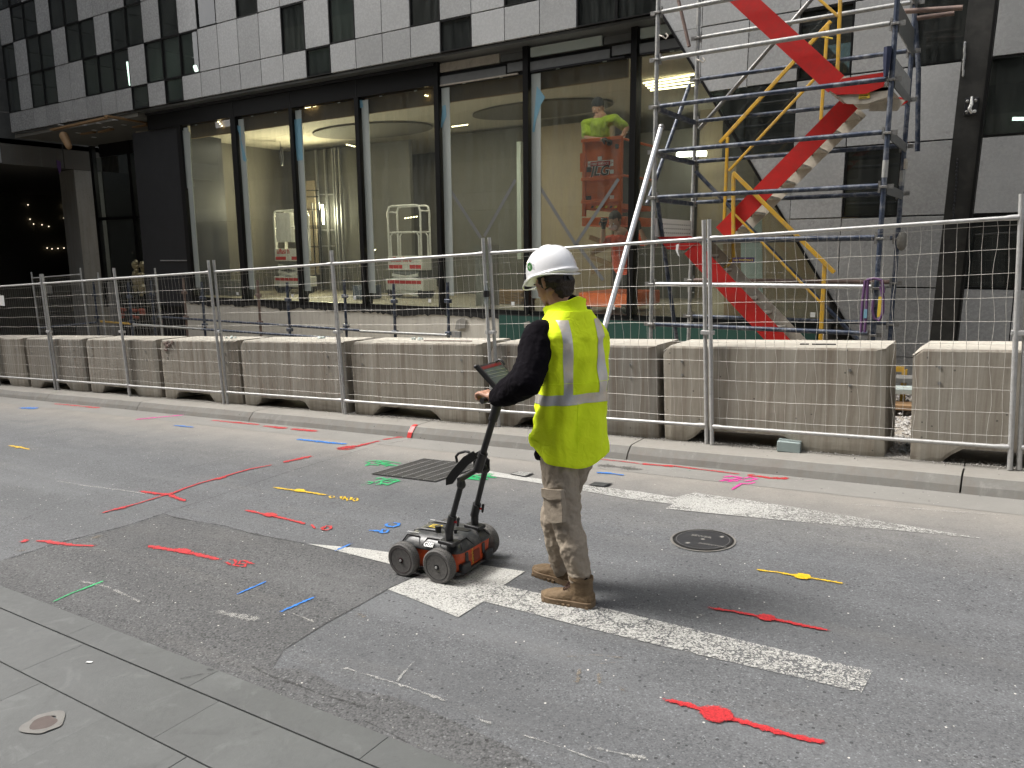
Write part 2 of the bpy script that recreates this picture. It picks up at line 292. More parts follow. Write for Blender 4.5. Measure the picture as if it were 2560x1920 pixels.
# ------------------------------------------------------------------ mesh helpers
ORG = {}
def org(p): return ORG.get(p.name, Vector((0,0,0))) if p else Vector((0,0,0))
class MB:
    def __init__(s): s.v = []; s.f = []
    def add(s, vs, fs):
        n = len(s.v); s.v += [Vector(x) for x in vs]; s.f += [tuple(i+n for i in f) for f in fs]; return s
    def box(s, a, b, M=None):
        (x0,y0,z0),(x1,y1,z1) = a, b
        vs = [Vector(p) for p in ((x0,y0,z0),(x1,y0,z0),(x1,y1,z0),(x0,y1,z0),(x0,y0,z1),(x1,y0,z1),(x1,y1,z1),(x0,y1,z1))]
        if M: vs = [M @ p for p in vs]
        return s.add(vs, [(0,3,2,1),(4,5,6,7),(0,1,5,4),(1,2,6,5),(2,3,7,6),(3,0,4,7)])
    def bar(s, p, q, wdt, h, up=(0,0,1)):
        p, q = Vector(p), Vector(q); d = (q-p); l = d.length; d.normalize(); up = Vector(up); x = d.cross(up)
        if x.length < 1e-4: x = d.cross(Vector((1,0,0)))
        x.normalize(); z = x.cross(d)
        M = Matrix(((x.x,d.x,z.x,p.x),(x.y,d.y,z.y,p.y),(x.z,d.z,z.z,p.z),(0,0,0,1)))
        return s.box((-wdt/2,0,-h/2),(wdt/2,l,h/2), M)
    def tube(s, p, q, r, r2=None, n=10, cap=True):
        return s.path([p, q], [r, r if r2 is None else r2], n, cap)
    def path(s, pts, r, n=10, cap=True, closed=False):
        pts = [Vector(p) for p in pts]; k = len(pts)
        if not isinstance(r, (list, tuple)): r = [r]*k
        vs, fs = [], []; x = None
        for i, p in enumerate(pts):
            d = (pts[min(i+1,k-1)] - pts[max(i-1,0)])
            if closed: d = pts[(i+1)%k]-pts[i-1]
            d.normalize()
            if x is None:
                x = d.cross(Vector((0,0,1)));
                if x.length < 1e-3: x = d.cross(Vector((0,1,0)))
            x = (x - d*x.dot(d)).normalized(); y = d.cross(x)
            vs += [p + (x*cos(2*pi*j/n) + y*sin(2*pi*j/n))*r[i] for j in range(n)]
        m = k if closed else k-1
        for i in range(m):
            for j in range(n):
                a = i*n+j; b = i*n+(j+1)%n; c = ((i+1)%k)*n+(j+1)%n; d = ((i+1)%k)*n+j; fs.append((a,b,c,d))
        if cap and not closed: fs += [tuple(range(n-1,-1,-1)), tuple(range((k-1)*n, k*n))]
        return s.add(vs, fs)
    def prism(s, poly, ext):
        ext = Vector(ext); n = len(poly); vs = [Vector(p) for p in poly] + [Vector(p)+ext for p in poly]
        return s.add(vs, [tuple(range(n-1,-1,-1)), tuple(range(n,2*n))] + [(i,(i+1)%n,(i+1)%n+n,i+n) for i in range(n)])
    def sheet(s, poly): return s.add(poly, [tuple(range(len(poly)))])
    def ball(s, c, r, n=12, m=8, sc_=(1,1,1), M=None):
        c = Vector(c); vs = []; fs = []
        for i in range(m+1):
            th = pi*i/m
            for j in range(n):
                ph = 2*pi*j/n; p = Vector((sin(th)*cos(ph)*sc_[0], sin(th)*sin(ph)*sc_[1], cos(th)*sc_[2]))*r
                vs.append(c + (M @ p if M else p))
        for i in range(m):
            for j in range(n): fs.append((i*n+j, i*n+(j+1)%n, (i+1)*n+(j+1)%n, (i+1)*n+j))
        return s.add(vs, fs)
    def caps(s, p, q, r1, r2, n=14):
        """Closed tapered capsule: a limb for the union of a body."""
        p, q = Vector(p), Vector(q); s.tube(p, q, r1, r2, n); s.ball(p, r1, n, 8); s.ball(q, r2, n, 8); return s
    def loft(s, rings, cap=True):
        n = len(rings[0]); k = len(rings); vs = [p for r in rings for p in r]; fs = []
        for i in range(k-1):
            for j in range(n): fs.append((i*n+j, i*n+(j+1)%n, (i+1)*n+(j+1)%n, (i+1)*n+j))
        if cap: fs += [tuple(range(n-1,-1,-1)), tuple(range((k-1)*n, k*n))]
        return s.add(vs, fs)
    def mesh(s, name, mat, o=Vector((0,0,0)), smooth=False):
        me = bpy.data.meshes.new(name); me.from_pydata([tuple(p-o) for p in s.v], [], s.f); me.validate(); me.update()
        bm = bmesh.new(); bm.from_mesh(me); bmesh.ops.recalc_face_normals(bm, faces=bm.faces); bm.to_mesh(me); bm.free()
        if mat: me.materials.append(mat)
        if smooth:
            for p in me.polygons: p.use_smooth = True
            me.set_sharp_from_angle(angle=radians(48))
        return me
    def build(s, name, mat, parent=None, smooth=False, bevel=0, seg=2):
        o = bpy.data.objects.new(name, s.mesh(name, mat, org(parent), smooth)); sc.collection.objects.link(o)
        if parent: o.parent = parent; ORG[o.name] = org(parent)
        if bevel:
            b = o.modifiers.new('bevel', 'BEVEL'); b.width = bevel; b.segments = seg; b.limit_method = 'ANGLE'; b.angle_limit = radians(35); b.harden_normals = False
        return o
def tag(o, label=None, cat=None, group=None, kind=None):
    for k, v_ in (('label', label), ('category', cat), ('group', group), ('kind', kind)):
        if v_: o[k] = v_
    return o
def empty(name, loc, label=None, cat=None, group=None, rot=None):
    o = bpy.data.objects.new(name, None); sc.collection.objects.link(o); o.location = loc; o.empty_display_size = .1
    ORG[o.name] = Vector(loc)
    if rot: o.rotation_euler = rot
    return tag(o, label, cat, group)
def copy_tree(o, parent=None):
    c = o.copy(); sc.collection.objects.link(c); c.parent = parent; ORG[c.name] = ORG.get(o.name, Vector())
    for ch in list(o.children): copy_tree(ch, c)
    return c
def inst(src, name, loc, parent):
    """Another piece that shares its mesh with src, set at a world point under parent."""
    c = bpy.data.objects.new(name, src); sc.collection.objects.link(c); c.parent = parent; c.location = Vector(loc)-org(parent); ORG[c.name] = Vector(loc); return c
def settle(mb, name, mat, parent, voxel=.008, smooth=2, disp=None, dscale=.08, seed=0):
    """Union of closed lumps -> one continuous surface, optionally with cloth folds."""
    me = mb.mesh(name, None, org(parent)); o = bpy.data.objects.new(name, me); sc.collection.objects.link(o)
    r = o.modifiers.new('r', 'REMESH'); r.mode = 'VOXEL'; r.voxel_size = voxel; r.use_smooth_shade = True
    if smooth: sm = o.modifiers.new('s', 'SMOOTH'); sm.iterations = smooth*3; sm.factor = .5
    if disp:
        tx = bpy.data.textures.new(name+'_folds', 'CLOUDS'); tx.noise_scale = dscale; tx.noise_depth = 2
        d = o.modifiers.new('d', 'DISPLACE'); d.texture = tx; d.strength = disp; d.mid_level = .5
    dg = bpy.context.evaluated_depsgraph_get(); dg.update()
    m2 = bpy.data.meshes.new_from_object(o.evaluated_get(dg)); o.modifiers.clear(); o.data = m2; m2.name = name; m2.materials.clear(); m2.materials.append(mat)
    for p in m2.polygons: p.use_smooth = True
    if parent: o.parent = parent; ORG[o.name] = org(parent)
    return o
def text(name, s, size, M, mat, parent, ext=.0006, bold=0, shear=0, align='LEFT'):
    cu = bpy.data.curves.new(name, 'FONT'); cu.body = s; cu.size = size; cu.extrude = ext; cu.offset = bold; cu.shear = shear; cu.align_x = align
    o = bpy.data.objects.new(name, cu); sc.collection.objects.link(o)
    dg = bpy.context.evaluated_depsgraph_get(); dg.update()
    me = bpy.data.meshes.new_from_object(o.evaluated_get(dg)); bpy.data.objects.remove(o)
    me.transform(Matrix.Translation(-org(parent)) @ M); me.materials.clear(); me.materials.append(mat)
    o = bpy.data.objects.new(name, me); sc.collection.objects.link(o); o.parent = parent; ORG[o.name] = org(parent); return o
def frame(o, x, y):
    x = Vector(x).normalized(); z = x.cross(Vector(y)).normalized(); y = z.cross(x); o = Vector(o)
    return Matrix(((x.x,y.x,z.x,o.x),(x.y,y.y,z.y,o.y),(x.z,y.z,z.z,o.z),(0,0,0,1)))
# ------------------------------------------------------------------ ground: road, gutter, kerb, footpath, site
def sl(x, y, dz=0): return Vector((x, y, gz(x)+dz))
def sheet(name, pts, mat, kind='structure', parent=None, label=None):
    o = MB().sheet(pts).build(name, mat, parent)
    if not parent: o['kind'] = kind
    if label: o['label'] = label
    return o
GR = sheet('ground', [sl(-90,-60,-.30), sl(60,-60,-.30), sl(60,60,-.30), sl(-90,60,-.30)], M_GRAVEL)
road = sheet('road', [sl(-80,1.90), sl(40,1.90), sl(40,5.86), sl(-80,5.86)], A_ROAD)
gut = sheet('gutter', [sl(-80,5.72,.002), sl(40,5.72,.002), sl(40,6.10,.003), sl(-80,6.10,.003)], M_GUTTER)
# older coarse patch of asphalt in the near lane, its edge following the cut lines
pe = [(0,1402),(180,1352),(320,1316),(408,1286),(440,1292),(560,1318),(770,1361),(900,1393),(1062,1432),(1020,1450),(970,1473),(900,1513),(820,1556),(709,1625)]
pp = [G(x, y, .002) for x, y in pe] + [sl(-2.66,2.06,.002), sl(-2.60,1.925,.002), sl(-5.60,1.925,.002)]
patch = sheet('asphalt_patch', pp, A_PATCH, None, road)
strip = [sl(-2.659,2.06,.002)] + [G(x, y, .002) for x, y in ((760,1672),(860,1722),(980,1740),(1130,1800),(1280,1870),(1420,1960))] + [sl(-.2,1.925,.002), sl(-2.599,1.925,.002)]
sheet('asphalt_patch', strip, A_PATCH, None, road)

def ribbon(pts, wdt, mat, name, parent=None, dz=.0055, jit=.0, taper=.6, label=None, closed=False):
    """A sprayed or worn line on the road: three columns of points, solid in the middle, feathered at its skirts."""
    P0 = [Vector(p) for p in pts]; out = []
    for a, b in zip(P0[:-1], P0[1:]):
        n = max(1, int((b-a).length/.03))
        for i in range(n): out.append(a.lerp(b, i/n))
    out.append(P0[-1])
    me = bpy.data.meshes.new(name); vs = []; fs = []; cov = []
    k = len(out)
    for i, p in enumerate(out):
        d = (out[min(i+1,k-1)]-out[max(i-1,0)]).normalized(); s = Vector((-d.y, d.x, 0)).normalized()
        wv = wdt*(1+jit*noise.noise(p*9)) * (taper if i in (0, k-1) else 1)
        p = p + s*jit*wdt*.3*noise.noise(p*6+Vector((5,0,0)))
        endc = 0.0 if i in (0, k-1) else 1.0
        for q, c in ((-1.5, 0), (-.80, .42), (-.36, 1), (.36, 1), (.80, .42), (1.5, 0)):
            x = p + s*q*wv; x.z = gz(x.x)+dz; vs.append(x); cov.append(c*endc)
    for i in range(k-1):
        for j in range(5): fs.append((i*6+j, i*6+j+1, i*6+j+7, i*6+j+6))
    return _deco(me, vs, fs, cov, name, mat, parent, label)
def _deco(me, vs, fs, cov, name, mat, parent, label):
    o0 = org(parent); me.from_pydata([tuple(v_-o0) for v_ in vs], [], fs); me.update()
    at = me.attributes.new('cover', 'FLOAT', 'POINT')
    for i, c in enumerate(cov): at.data[i].value = c
    me.materials.append(mat); o = bpy.data.objects.new(name, me); sc.collection.objects.link(o)
    if parent: o.parent = parent; ORG[o.name] = o0
    if label: o['label'] = label
    return o
def blob(c, a, b, mat, name, parent, dz=.0055, ring=0):
    me = bpy.data.meshes.new(name); vs = []; fs = []; cov = []; n = 20
    rr = [0, .55, .85, 1.35] if not ring else [1-ring*1.3, 1-ring*.5, 1+ring*.5, 1+ring*1.3]; cc = [1,1,1,0] if not ring else [0,1,1,0]
    for r_, k in zip(rr, cc):
        for j in range(n):
            x = c.x+cos(2*pi*j/n)*a*r_*(1+.08*sin(3*j)); y = c.y+sin(2*pi*j/n)*b*r_; vs.append(Vector((x, y, gz(x)+dz))); cov.append(k)
    for i in range(3):
        for j in range(n): fs.append((i*n+j, i*n+(j+1)%n, (i+1)*n+(j+1)%n, (i+1)*n+j))
    return _deco(me, vs, fs, cov, name, mat, parent, None)
def GP(pts, ox=0, oy=0, s=1.0): return [G(ox+x/s, oy+y/s) for x, y in pts]
A7 = (0, 1220, 2.37); A4 = (0, 600, 2.37); A5 = (850, 600, 2.37); A6 = (1660, 600, 2.37); A8 = (850, 1220, 2.37); A9 = (1660, 1220, 2.37); AC = (850, 1100, 4.022); AK = (1700, 950, 2.572)
# cracks
for ps, wd in (([(0,1402),(90,1376),(180,1350),(240,1335),(320,1315),(370,1298),(408,1285),(470,1264),(560,1235),(700,1187),(900,1126),(1045,1094)], .006),
               ([(408,1285),(440,1296),(500,1306),(560,1316),(620,1333),(690,1347),(770,1361)], .011),
               ([(0,1404),(60,1387),(130,1362),(180,1350),(240,1334),(300,1320),(360,1301),(408,1285)], .014),
               ([(625,1663),(650,1680),(690,1697),(740,1712),(790,1733),(850,1751),(890,1765),(930,1771)], .007), ([(900,1800),(930,1812),(980,1838),(1030,1865)], .005),
               ([(1062,1432),(1020,1450),(970,1473),(900,1513),(820,1556),(709,1625)], .004), ([(0,1323),(140,1265),(330,1205),(640,1130)], .0035)):
    ribbon([G(*p) for p in ps], wd, M_SPRAY['dark'], 'crack', road, .004, 1.2, .3)
# lane arrows of worn white paint
ar = [(770,1359),(905,1371),(970,1380),(1204,1412),(1312,1428),(1259,1463),(1500,1517),(1800,1588),(2000,1634),(2182,1676),(2154,1731),(2000,1694),(1750,1637),(1500,1577),(1209,1503),(1145,1543),(1060,1508),(970,1473),(1062,1432),(968,1408),(860,1381)]
sheet('lane_arrow', [G(x,y,.0045) for x,y in ar], M_WHITE, None, road, 'near white lane arrow, cracked and worn')
ar = [(1216,1176),(1300,1190),(1468,1213),(1600,1229),(1688,1243),(1736,1231),(1850,1247),(2040,1276),(2250,1311),(2474,1348),(2300,1331),(2040,1308),(1850,1290),(1662,1271),(1683,1260),(1560,1245),(1466,1228),(1330,1205),(1210,1187)]
sheet('lane_arrow', [G(x,y,.0045) for x,y in ar], M_WHITE, None, road, 'far white lane arrow beside the drain grate')
# sprayed service marks
def sp(col, pts, wdt, O=(0,0,1.0), jit=.35, label=None, name=None):
    return ribbon(GP(pts, *O), wdt*(.82 if name is None else 1), M_SPRAY[col], name or 'sprayed_mark', road, .0055 + random.random()*.0015, jit, .6, label)
sp('red', [(600,1622),(650,1608),(720,1590),(830,1560),(990,1510),(1020,1505),(1100,1472),(1180,1445),(1310,1410),(1390,1385),(1480,1360),(1615,1335)], .017, A4, .6, 'long red sprayed line crossing the far lane')
sp('red', [(1670,1320),(1760,1302),(1855,1281)], .030, A4, .6); sp('red', [(660,1606),(760,1580)], .035, A4); sp('red', [(1260,1422),(1350,1404)], .035, A4)
sp('red', [(830,1491),(930,1506),(1000,1508),(1030,1525),(1100,1550)], .022, A4); sp('red', [(940,1520),(1040,1500)], .035, A4)
sp('red', [(1990,1240),(2060,1243),(2110,1232)], .02, A4); sp('red', [(1990,1238),(2050,1226),(2120,1222)], .02, A4); sp('red', [(0,1238),(110,1222),(235,1192)], .03, A5, .8); sp('red', [(250,1186),(340,1172),(480,1157)], .026, A5, .9)
sp('red', [(320,972),(400,978),(590,997)], .03, A4, .8); sp('red', [(1255,1070),(1400,1084),(1540,1096)], .03, A4, .9); sp('red', [(1560,1104),(1700,1119)], .035, A4, .9); sp('red', [(1720,1122),(1790,1128),(1885,1136)], .035, A4, .9)
sp('red', [(1455,133),(1530,150),(1600,165),(1700,187),(1810,216)], .016, A7, .3, 'red sprayed bar ending in the figure 1.0'); blob(GP([(1600,163)], *A7)[0], .055, .035, M_SPRAY['red'], 'sprayed_mark', road, .0078)
def glyphs(col, wd, strokes, O):
    for s_ in strokes: sp(col, s_, wd, O, .2, None, 'sprayed_figure')
glyphs('red', .0085, [[(1843,218),(1868,246)],[(1884,247),(1890,248)],[(1925,229),(1905,240),(1912,251),(1938,254),(1962,244),(1960,232),(1930,229),(1915,246)],[(1930,250),(1960,236)]], A7)
sp('red', [(872,345),(960,362),(1080,378),(1190,402),(1305,430)], .022, A7, .5, 'rough red sprayed bar ending in the figure 1.25'); blob(GP([(1085,378)], *A7)[0], .06, .03, M_SPRAY['red'], 'sprayed_mark', road, .0078)
glyphs('red', .0085, [[(1330,440),(1375,462)],[(1388,458),(1393,460)],[(1355,430),(1390,430),(1400,445),(1385,462),(1430,470)],[(1470,440),(1425,436),(1415,452),(1455,455),(1450,470),(1420,472)],[(1440,432),(1505,456)]], A7)
sp('red', [(110,322),(175,314)], .035, A7); sp('red', [(210,316),(270,318),(350,332),(440,342),(570,348)], .02, A7, .5)
sp('red', [(255,713),(400,735),(610,775),(800,815),(985,852)], .013, A9, .25, 'middle red sprayed bar with a round centre in the near lane'); blob(GP([(608,775)], *A9)[0], .036, .03, M_SPRAY['red'], 'sprayed_mark', road, .0078)
sp('red', [(1656,1750),(1720,1765),(1790,1788),(1900,1820),(1990,1845),(2077,1860)], .017, (0,0,1), .25, 'nearest red sprayed bar with a round centre'); blob(G(1790,1788), .05, .045, M_SPRAY['red'], 'sprayed_mark', road, .0078)
sp('red', [(1520,1300),(1640,1312),(1780,1328)], .01, A5); sp('red', [(1775,1328),(1850,1335),(1990,1345)], .024, A5, .9); sp('red', [(1990,1345),(2133,1362)], .012, A5); sp('red', [(0,1338),(70,1343),(150,1355),(300,1372),(455,1392)], .014, A6)
sp('red', [(510,1388),(515,1402),(560,1402),(620,1412),(690,1416),(745,1414)], .028, A6, .9)
sp('yellow', [(540,487),(680,505),(820,530),(960,552),(1082,575)], .010, A9, .2, 'yellow sprayed bar with a round centre near the manhole'); blob(GP([(820,530)], *A9)[0], .036, .032, M_SPRAY['yellow'], 'sprayed_mark', road, .0078)
sp('yellow', [(1620,1468),(1700,1480),(1780,1490),(1940,1515)], .015, A4, .3, 'yellow sprayed bar ending in the figure 0.900'); blob(GP([(1775,1488)], *A4)[0], .05, .03, M_SPRAY['yellow'], 'sprayed_mark', road, .0078)
glyphs('yellow', .0085, [[(1972,1515),(1950,1524),(1960,1532),(1980,1528),(1980,1516)],[(1992,1534),(1998,1535)],[(2040,1522),(2018,1525),(2022,1536),(2045,1532),(2042,1522),(2030,1545)],[(2070,1526),(2052,1536),(2060,1546),(2080,1542),(2082,1530),(2068,1526)],[(2108,1532),(2090,1542),(2100,1551),(2118,1546),(2120,1536),(2106,1532)]], A4)
sp('yellow', [(52,1220),(110,1228),(175,1243)], .018, A4); sp('yellow', [(82,1238),(135,1224)], .022, A4)
sp('blue', [(1395,638),(1585,556)], .009, A7, .2, 'blue sprayed dash, upper of two'); sp('blue', [(1660,740),(1760,695),(1872,646)], .0105, A7, .2, 'blue sprayed dash, lower of two'); sp('blue', [(1985,378),(2035,355),(2092,330)], .011, A7)
glyphs('blue', .0115, [[(520,838),(465,852),(475,874),(540,880),(592,864),(585,845),(520,838)],[(418,890),(432,891)],[(480,908),(430,906),(412,922),(420,942),(470,938),(482,915),(478,908)],[(420,930),(350,918),(290,914)]], AC)
sp('blue', [(120,996),(220,1000)], .05, A4, .9); sp('blue', [(1760,1182),(1850,1192),(1960,1204),(2055,1210)], .028, A4, .9); sp('blue', [(1030,1100),(1150,1112)], .02, A4, .9); sp('blue', [(1515,1380),(1600,1386),(1690,1398)], .016, A5, .8)
sp('green', [(300,686),(420,630),(530,588),(620,552)], .009, A7, .7, 'green sprayed dash beside the footpath'); sp('green', [(845,1139),(872,1137)], .022, A4)
glyphs('green', .010, [[(255,222),(300,235),(260,262),(330,250),(400,262)],[(270,215),(430,212),(560,232),(620,242)],[(330,228),(480,262),(560,258)],[(400,215),(430,240),(600,270)],[(350,235),(380,222),(440,232),(520,240)],[(440,275),(540,245)]], AC)
glyphs('green', .010, [[(205,455),(240,460)],[(250,438),(290,425),(330,432),(300,448),(255,442)],[(340,395),(420,385),(470,400),(380,420),(340,440)],[(420,430),(500,420),(600,420),(560,400),(480,410)],[(350,462),(420,440),(510,460)],[(520,390),(420,420),(400,460)],[(450,465),(520,440),(600,410)]], AC)
glyphs('green', .012, [[(1210,380),(1300,370),(1450,350),(1560,350)],[(1260,365),(1330,385),(1480,372),(1580,385)],[(1290,350),(1400,378),(1500,405)],[(1240,392),(1350,395),(1440,385),(1520,360)],[(1430,345),(1470,400)],[(1340,355),(1300,395),(1420,410)]], AC)
sp('pink', [(800,1066),(900,1056),(1000,1047),(1095,1038)], .028, A4, .6, 'pink sprayed dash near the kerb')
glyphs('pink', .011, [[(240,655),(300,648),(380,655)],[(270,628),(330,622),(400,632),(330,645),(270,640)],[(370,668),(440,672),(490,660)],[(400,640),(450,628),(495,640),(430,655),(390,650)],[(330,710),(370,685),(400,668)],[(300,660),(420,640)]], AK)
for ps, O, wd in (([(450,550),(640,590),(840,685)], A7, .012), ([(1265,735),(1400,760),(1550,790)], A7, .02), ([(1720,740),(1875,805)], A7, .008), ([(340,1432),(500,1458),(700,1482),(880,1510)], A4, .012), ([(0,1065),(180,1118),(330,1165),(480,1215),(640,1275)], A8, .012), ([(770,1360),(925,1412)], A8, .006), ([(1040,1458),(1200,1505),(1400,1575),(1620,1655)], A8, .006),
                  ([(440,950),(400,985)], A8, .006), ([(330,1165),(400,1070),(460,1020)], A8, .008), ([(1990,708),(2055,718)], A8, .006), ([(70,705),(135,716)], A9, .007), ([(170,757),(270,765)], A9, .007), ([(1440,1530),(1850,1620)], A8, .02), ([(430,920),(700,985)], A9, .003), ([(100,1220),(480,1320)], A9, .003), ([(1100,100),(2000,165)], A9, .012)):
    sp('white', ps, wd, O, 1.2, None, 'chalk_scuff')
for ps, O, wd in (([(1320,1010),(1500,995),(1700,1015)], A8, .006), ([(1420,1060),(1400,1180)], A8, .012), ([(1540,1090),(1530,1190)], A8, .012), ([(1650,1170),(1690,1230)], A8, .012), ([(80,750),(180,770)], A8, .03), ([(550,850),(630,862)], A8, .012), ([(320,880),(350,882)], A8, .012), ([(530,300),(620,290)], A7, .03), ([(80,380),(170,372)], A7, .03), ([(1500,1050),(1700,1035)], A8, .006)):
    sp('tan', ps, wd, O, 1.2, None, 'clay_smear')
for ps, O, wd in (([(1520,1335),(1800,1365)], A5, .04), ([(420,130),(480,124)], A8, .014), ([(1260,472),(1300,472)], A9, .006), ([(1950,850),(2030,858)], A9, .012)):
    sp('dark', ps, wd, O, 1.2, None, 'dark_smear')

# kerb of cast lengths
KP = [(6.075,.0),(6.10,.055),(6.155,.112),(6.19,.12),(6.60,.125),(6.60,-.12),(6.075,-.12)]
kerb = empty('kerb', sl(-8,6.1)); kerb['kind'] = 'structure'
jx = [G(x, y).x for x, y in ((156,997),(399,1016),(675,1043),(1061,1085),(1595,1135),(2405,1215))]
jx = [jx[0]-2.4*3, jx[0]-2.4*2, jx[0]-2.4] + jx + [jx[-1]+2.4, jx[-1]+4.8, jx[-1]+7.2]
for a, b in zip(jx[:-1], jx[1:]):
    m_ = MB(); n = 8; rings = []
    for i in range(n+1):
        x = a+.006+(b-a-.012)*i/n; rings.append([sl(x, y+(.006*noise.noise(Vector((x*3,y*5,0))) if y < 6.2 else 0), z+.006*noise.noise(Vector((x*4,z*30,3)))) for y, z in KP])
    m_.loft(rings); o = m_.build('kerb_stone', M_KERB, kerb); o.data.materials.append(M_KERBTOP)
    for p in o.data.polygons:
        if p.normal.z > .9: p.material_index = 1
# red stripe on the kerb face by the joint
rx = G(1054,1086).x
m_ = MB(); m_.loft([[sl(rx-.03, y-.004, z+.004) for y, z in ((6.072,.004),(6.097,.057),(6.152,.115),(6.20,.124))], [sl(rx+.03, y-.004, z+.004) for y, z in ((6.072,.004),(6.097,.057),(6.152,.115),(6.20,.124))]], False)
m_.f = [f for f in m_.f][:3]; o = m_.build('sprayed_mark', MATS['stair_red_paint'], kerb); o['label'] = 'red stripe down the kerb face'
# footpath of bluestone pieces
fp = MB().sheet([sl(-12,-3.5,-.004), sl(6,-3.5,-.004), sl(6,1.93,-.006), sl(-12,1.93,-.006)]).build('footpath', M_BLUESTONE); fp['kind'] = 'structure'
def slab(x0, x1, y0, y1, name='paving_slab'):
    g = .0009; j = random.uniform(-.001, .0015)
    m_ = MB(); m_.loft([[sl(x, y, z) for x, y in ((x0+g*.5,y0+g),(x1-g*.5,y0+g),(x1-g*.5,y1-g),(x0+g*.5,y1-g))] for z in (-.05, .003+j)]); m_.build(name, M_BLUESTONE, fp, bevel=.0012, seg=1)
for k in range(-7, 5): slab(-2.86+k*1.02, -2.86+(k+1)*1.02, 1.772, 1.928, 'kerb_slab')
for k in range(-7, 5): slab(-2.64+k*1.06, -2.64+(k+1)*1.06, 1.474, 1.768)
for k in range(-14, 8): slab(-2.955+k*.54, -2.955+(k+1)*.54, .55, 1.468)
for k in range(-9, 6): slab(-3.2+k*.9, -3.2+(k+1)*.9, -.4, .546); slab(-3.6+k*.9, -3.6+(k+1)*.9, -3.5, -.404)
c = G(110,1811); rot = radians(8)
cv = empty('service_cover', c, 'rusty oval steel cover set in a ring of mortar in the footpath', 'cover')
m_ = MB(); m_.loft([[c+Vector((cos(t_)*.078*k*(1+.10*sin(5*t_)*sin(2*t_+1)), sin(t_)*.075*k*(1+.12*sin(3*t_+2)), .008+gz(c.x+cos(t_)*.078*k)-gz(c.x))) for t_ in [2*pi*i/28 for i in range(28)]] for k in (1.05, .6)], False); m_.build('mortar_ring', simple('mortar_grey', (.165,.16,.148), .9, 0, .3, 25), cv)
m_ = MB(); m_.sheet([c+Vector((cos(t_)*.054, sin(t_)*.046*(1+.14*sin(3*t_)), .0085+gz(c.x+cos(t_)*.054)-gz(c.x))) for t_ in [2*pi*i/20 for i in range(20)]]); m_.build('plate', simple('rusty_plate', (.075,.055,.048), .7, .1, .35, 30), cv)
c = G(224,1658); tag(MB().box((-.014,-.006,0),(.014,.006,.003), Matrix.Translation(c+Vector((0,0,.004))) @ Matrix.Rotation(.5,4,'Z')).build('paper_scrap', M_LABELW), 'small white paper scrap lying on the footpath', 'litter')
for ps, wd in (([(440,1702),(500,1690),(545,1685)], .008), ([(510,1675),(545,1680)], .010), ([(430,1674),(452,1672)], .006)):
    ribbon([G(*p) for p in ps], wd, M_SPRAY['dark'], 'damp_stain', fp, .008, 1.0)

# grate, manhole, valve lids
gc = [G(930,1187), G(1060,1149), G(1214,1168), G(1085,1206)]; cg = (gc[0]+gc[2])/2
gr = empty('drain_grate', cg, 'square steel bar drain grate set in the road behind the cart', 'grate')
MB().sheet([p+Vector((0,0,.005)) for p in gc]).build('pit', M_CRACK, gr)
U = gc[1]-gc[0]; V = gc[3]-gc[0]
for i in range(5): m_ = MB().bar(gc[0]+V*(i/4)+Vector((0,0,.010)), gc[0]+V*(i/4)+U+Vector((0,0,.010)), .012, .008) if i in (0,4) else MB().bar(gc[0]+V*(i/4)+Vector((0,0,.008)), gc[0]+V*(i/4)+U+Vector((0,0,.008)), .006, .004); m_.build('frame_bar', M_COUP, gr)
src = None
for i in range(27):
    a = gc[0]+U*((i+.5)/27)+Vector((0,0,.012)); MB().bar(a, a+V, .0055, .008).build('grate_bar', M_COUP, gr)
for i in range(1, 6):
    a = gc[0]+V*(i/6)+Vector((0,0,.014)); MB().bar(a, a+U, .004, .004).build('cross_rod', M_GALV, gr)
c = G(1757,1352); mh = empty('manhole_cover', c, 'round black iron manhole cover in the road by the far arrow', 'manhole cover')
def disc(c, r0, r1, z, n=40): return MB().loft([[Vector((c.x+cos(2*pi*i/n)*r, c.y+sin(2*pi*i/n)*r, gz(c.x+cos(2*pi*i/n)*r)+z)) for i in range(n)] for r in (r0, r1)], False)
disc(c, .198, .182, .006).build('concrete_collar', M_KERB, mh); disc(c, .184, .174, .010).build('ring', M_BLACKM, mh); disc(c, .174, .0001, .008).build('lid', M_DARKM, mh); disc(c, .162, .159, .0105).build('rim_groove', M_COUP, mh); disc(c, .012, .0001, .011, 12).build('centre_boss', M_GUTTER, mh)
for s_, p_ in (('SEWER', (-.09,.03)), ('INSPECTION', (.0,-.085))): text('lettering', s_, .042 if len(s_) < 7 else .03, Matrix.Translation(Vector((c.x+p_[0], c.y+p_[1], gz(c.x+p_[0])+.011))) @ Matrix.Rotation(TILT,4,'Y'), M_GUTTER, mh)
for q in ((-.06,-.1),(.09,.09)): disc(c+Vector((q[0],q[1],0)), .014, .001, .011, 10).build('bolt_cap', M_GUTTER, mh)
for q, lab in (([(1274,1185),(1295,1178),(1335,1183),(1313,1192)], 'small square valve lid inside the worn arrow stem near the grate'), ([(1470,1212),(1490,1204),(1532,1208),(1512,1217)], 'small dark valve lid beside the arrow stem, right of the man')):
    p = [G(x, y, .010) for x, y in q]; cc_ = sum(p, Vector())/4; t_ = empty('valve_lid', cc_, lab, 'valve lid')
    MB().sheet(p).build('frame', M_DARKM, t_); MB().sheet([cc_+(x-cc_)*.82+Vector((0,0,.003)) for x in p]).build('lid', M_WHITE if 'inside' in lab else M_MIDM, t_)
    for k in (.25,.5,.75): MB().bar(p[0].lerp(p[1],k)*.9+cc_*.1+Vector((0,0,.004)), p[3].lerp(p[2],k)*.9+cc_*.1+Vector((0,0,.004)), .004, .002).build('rib', M_BLACKM, t_)
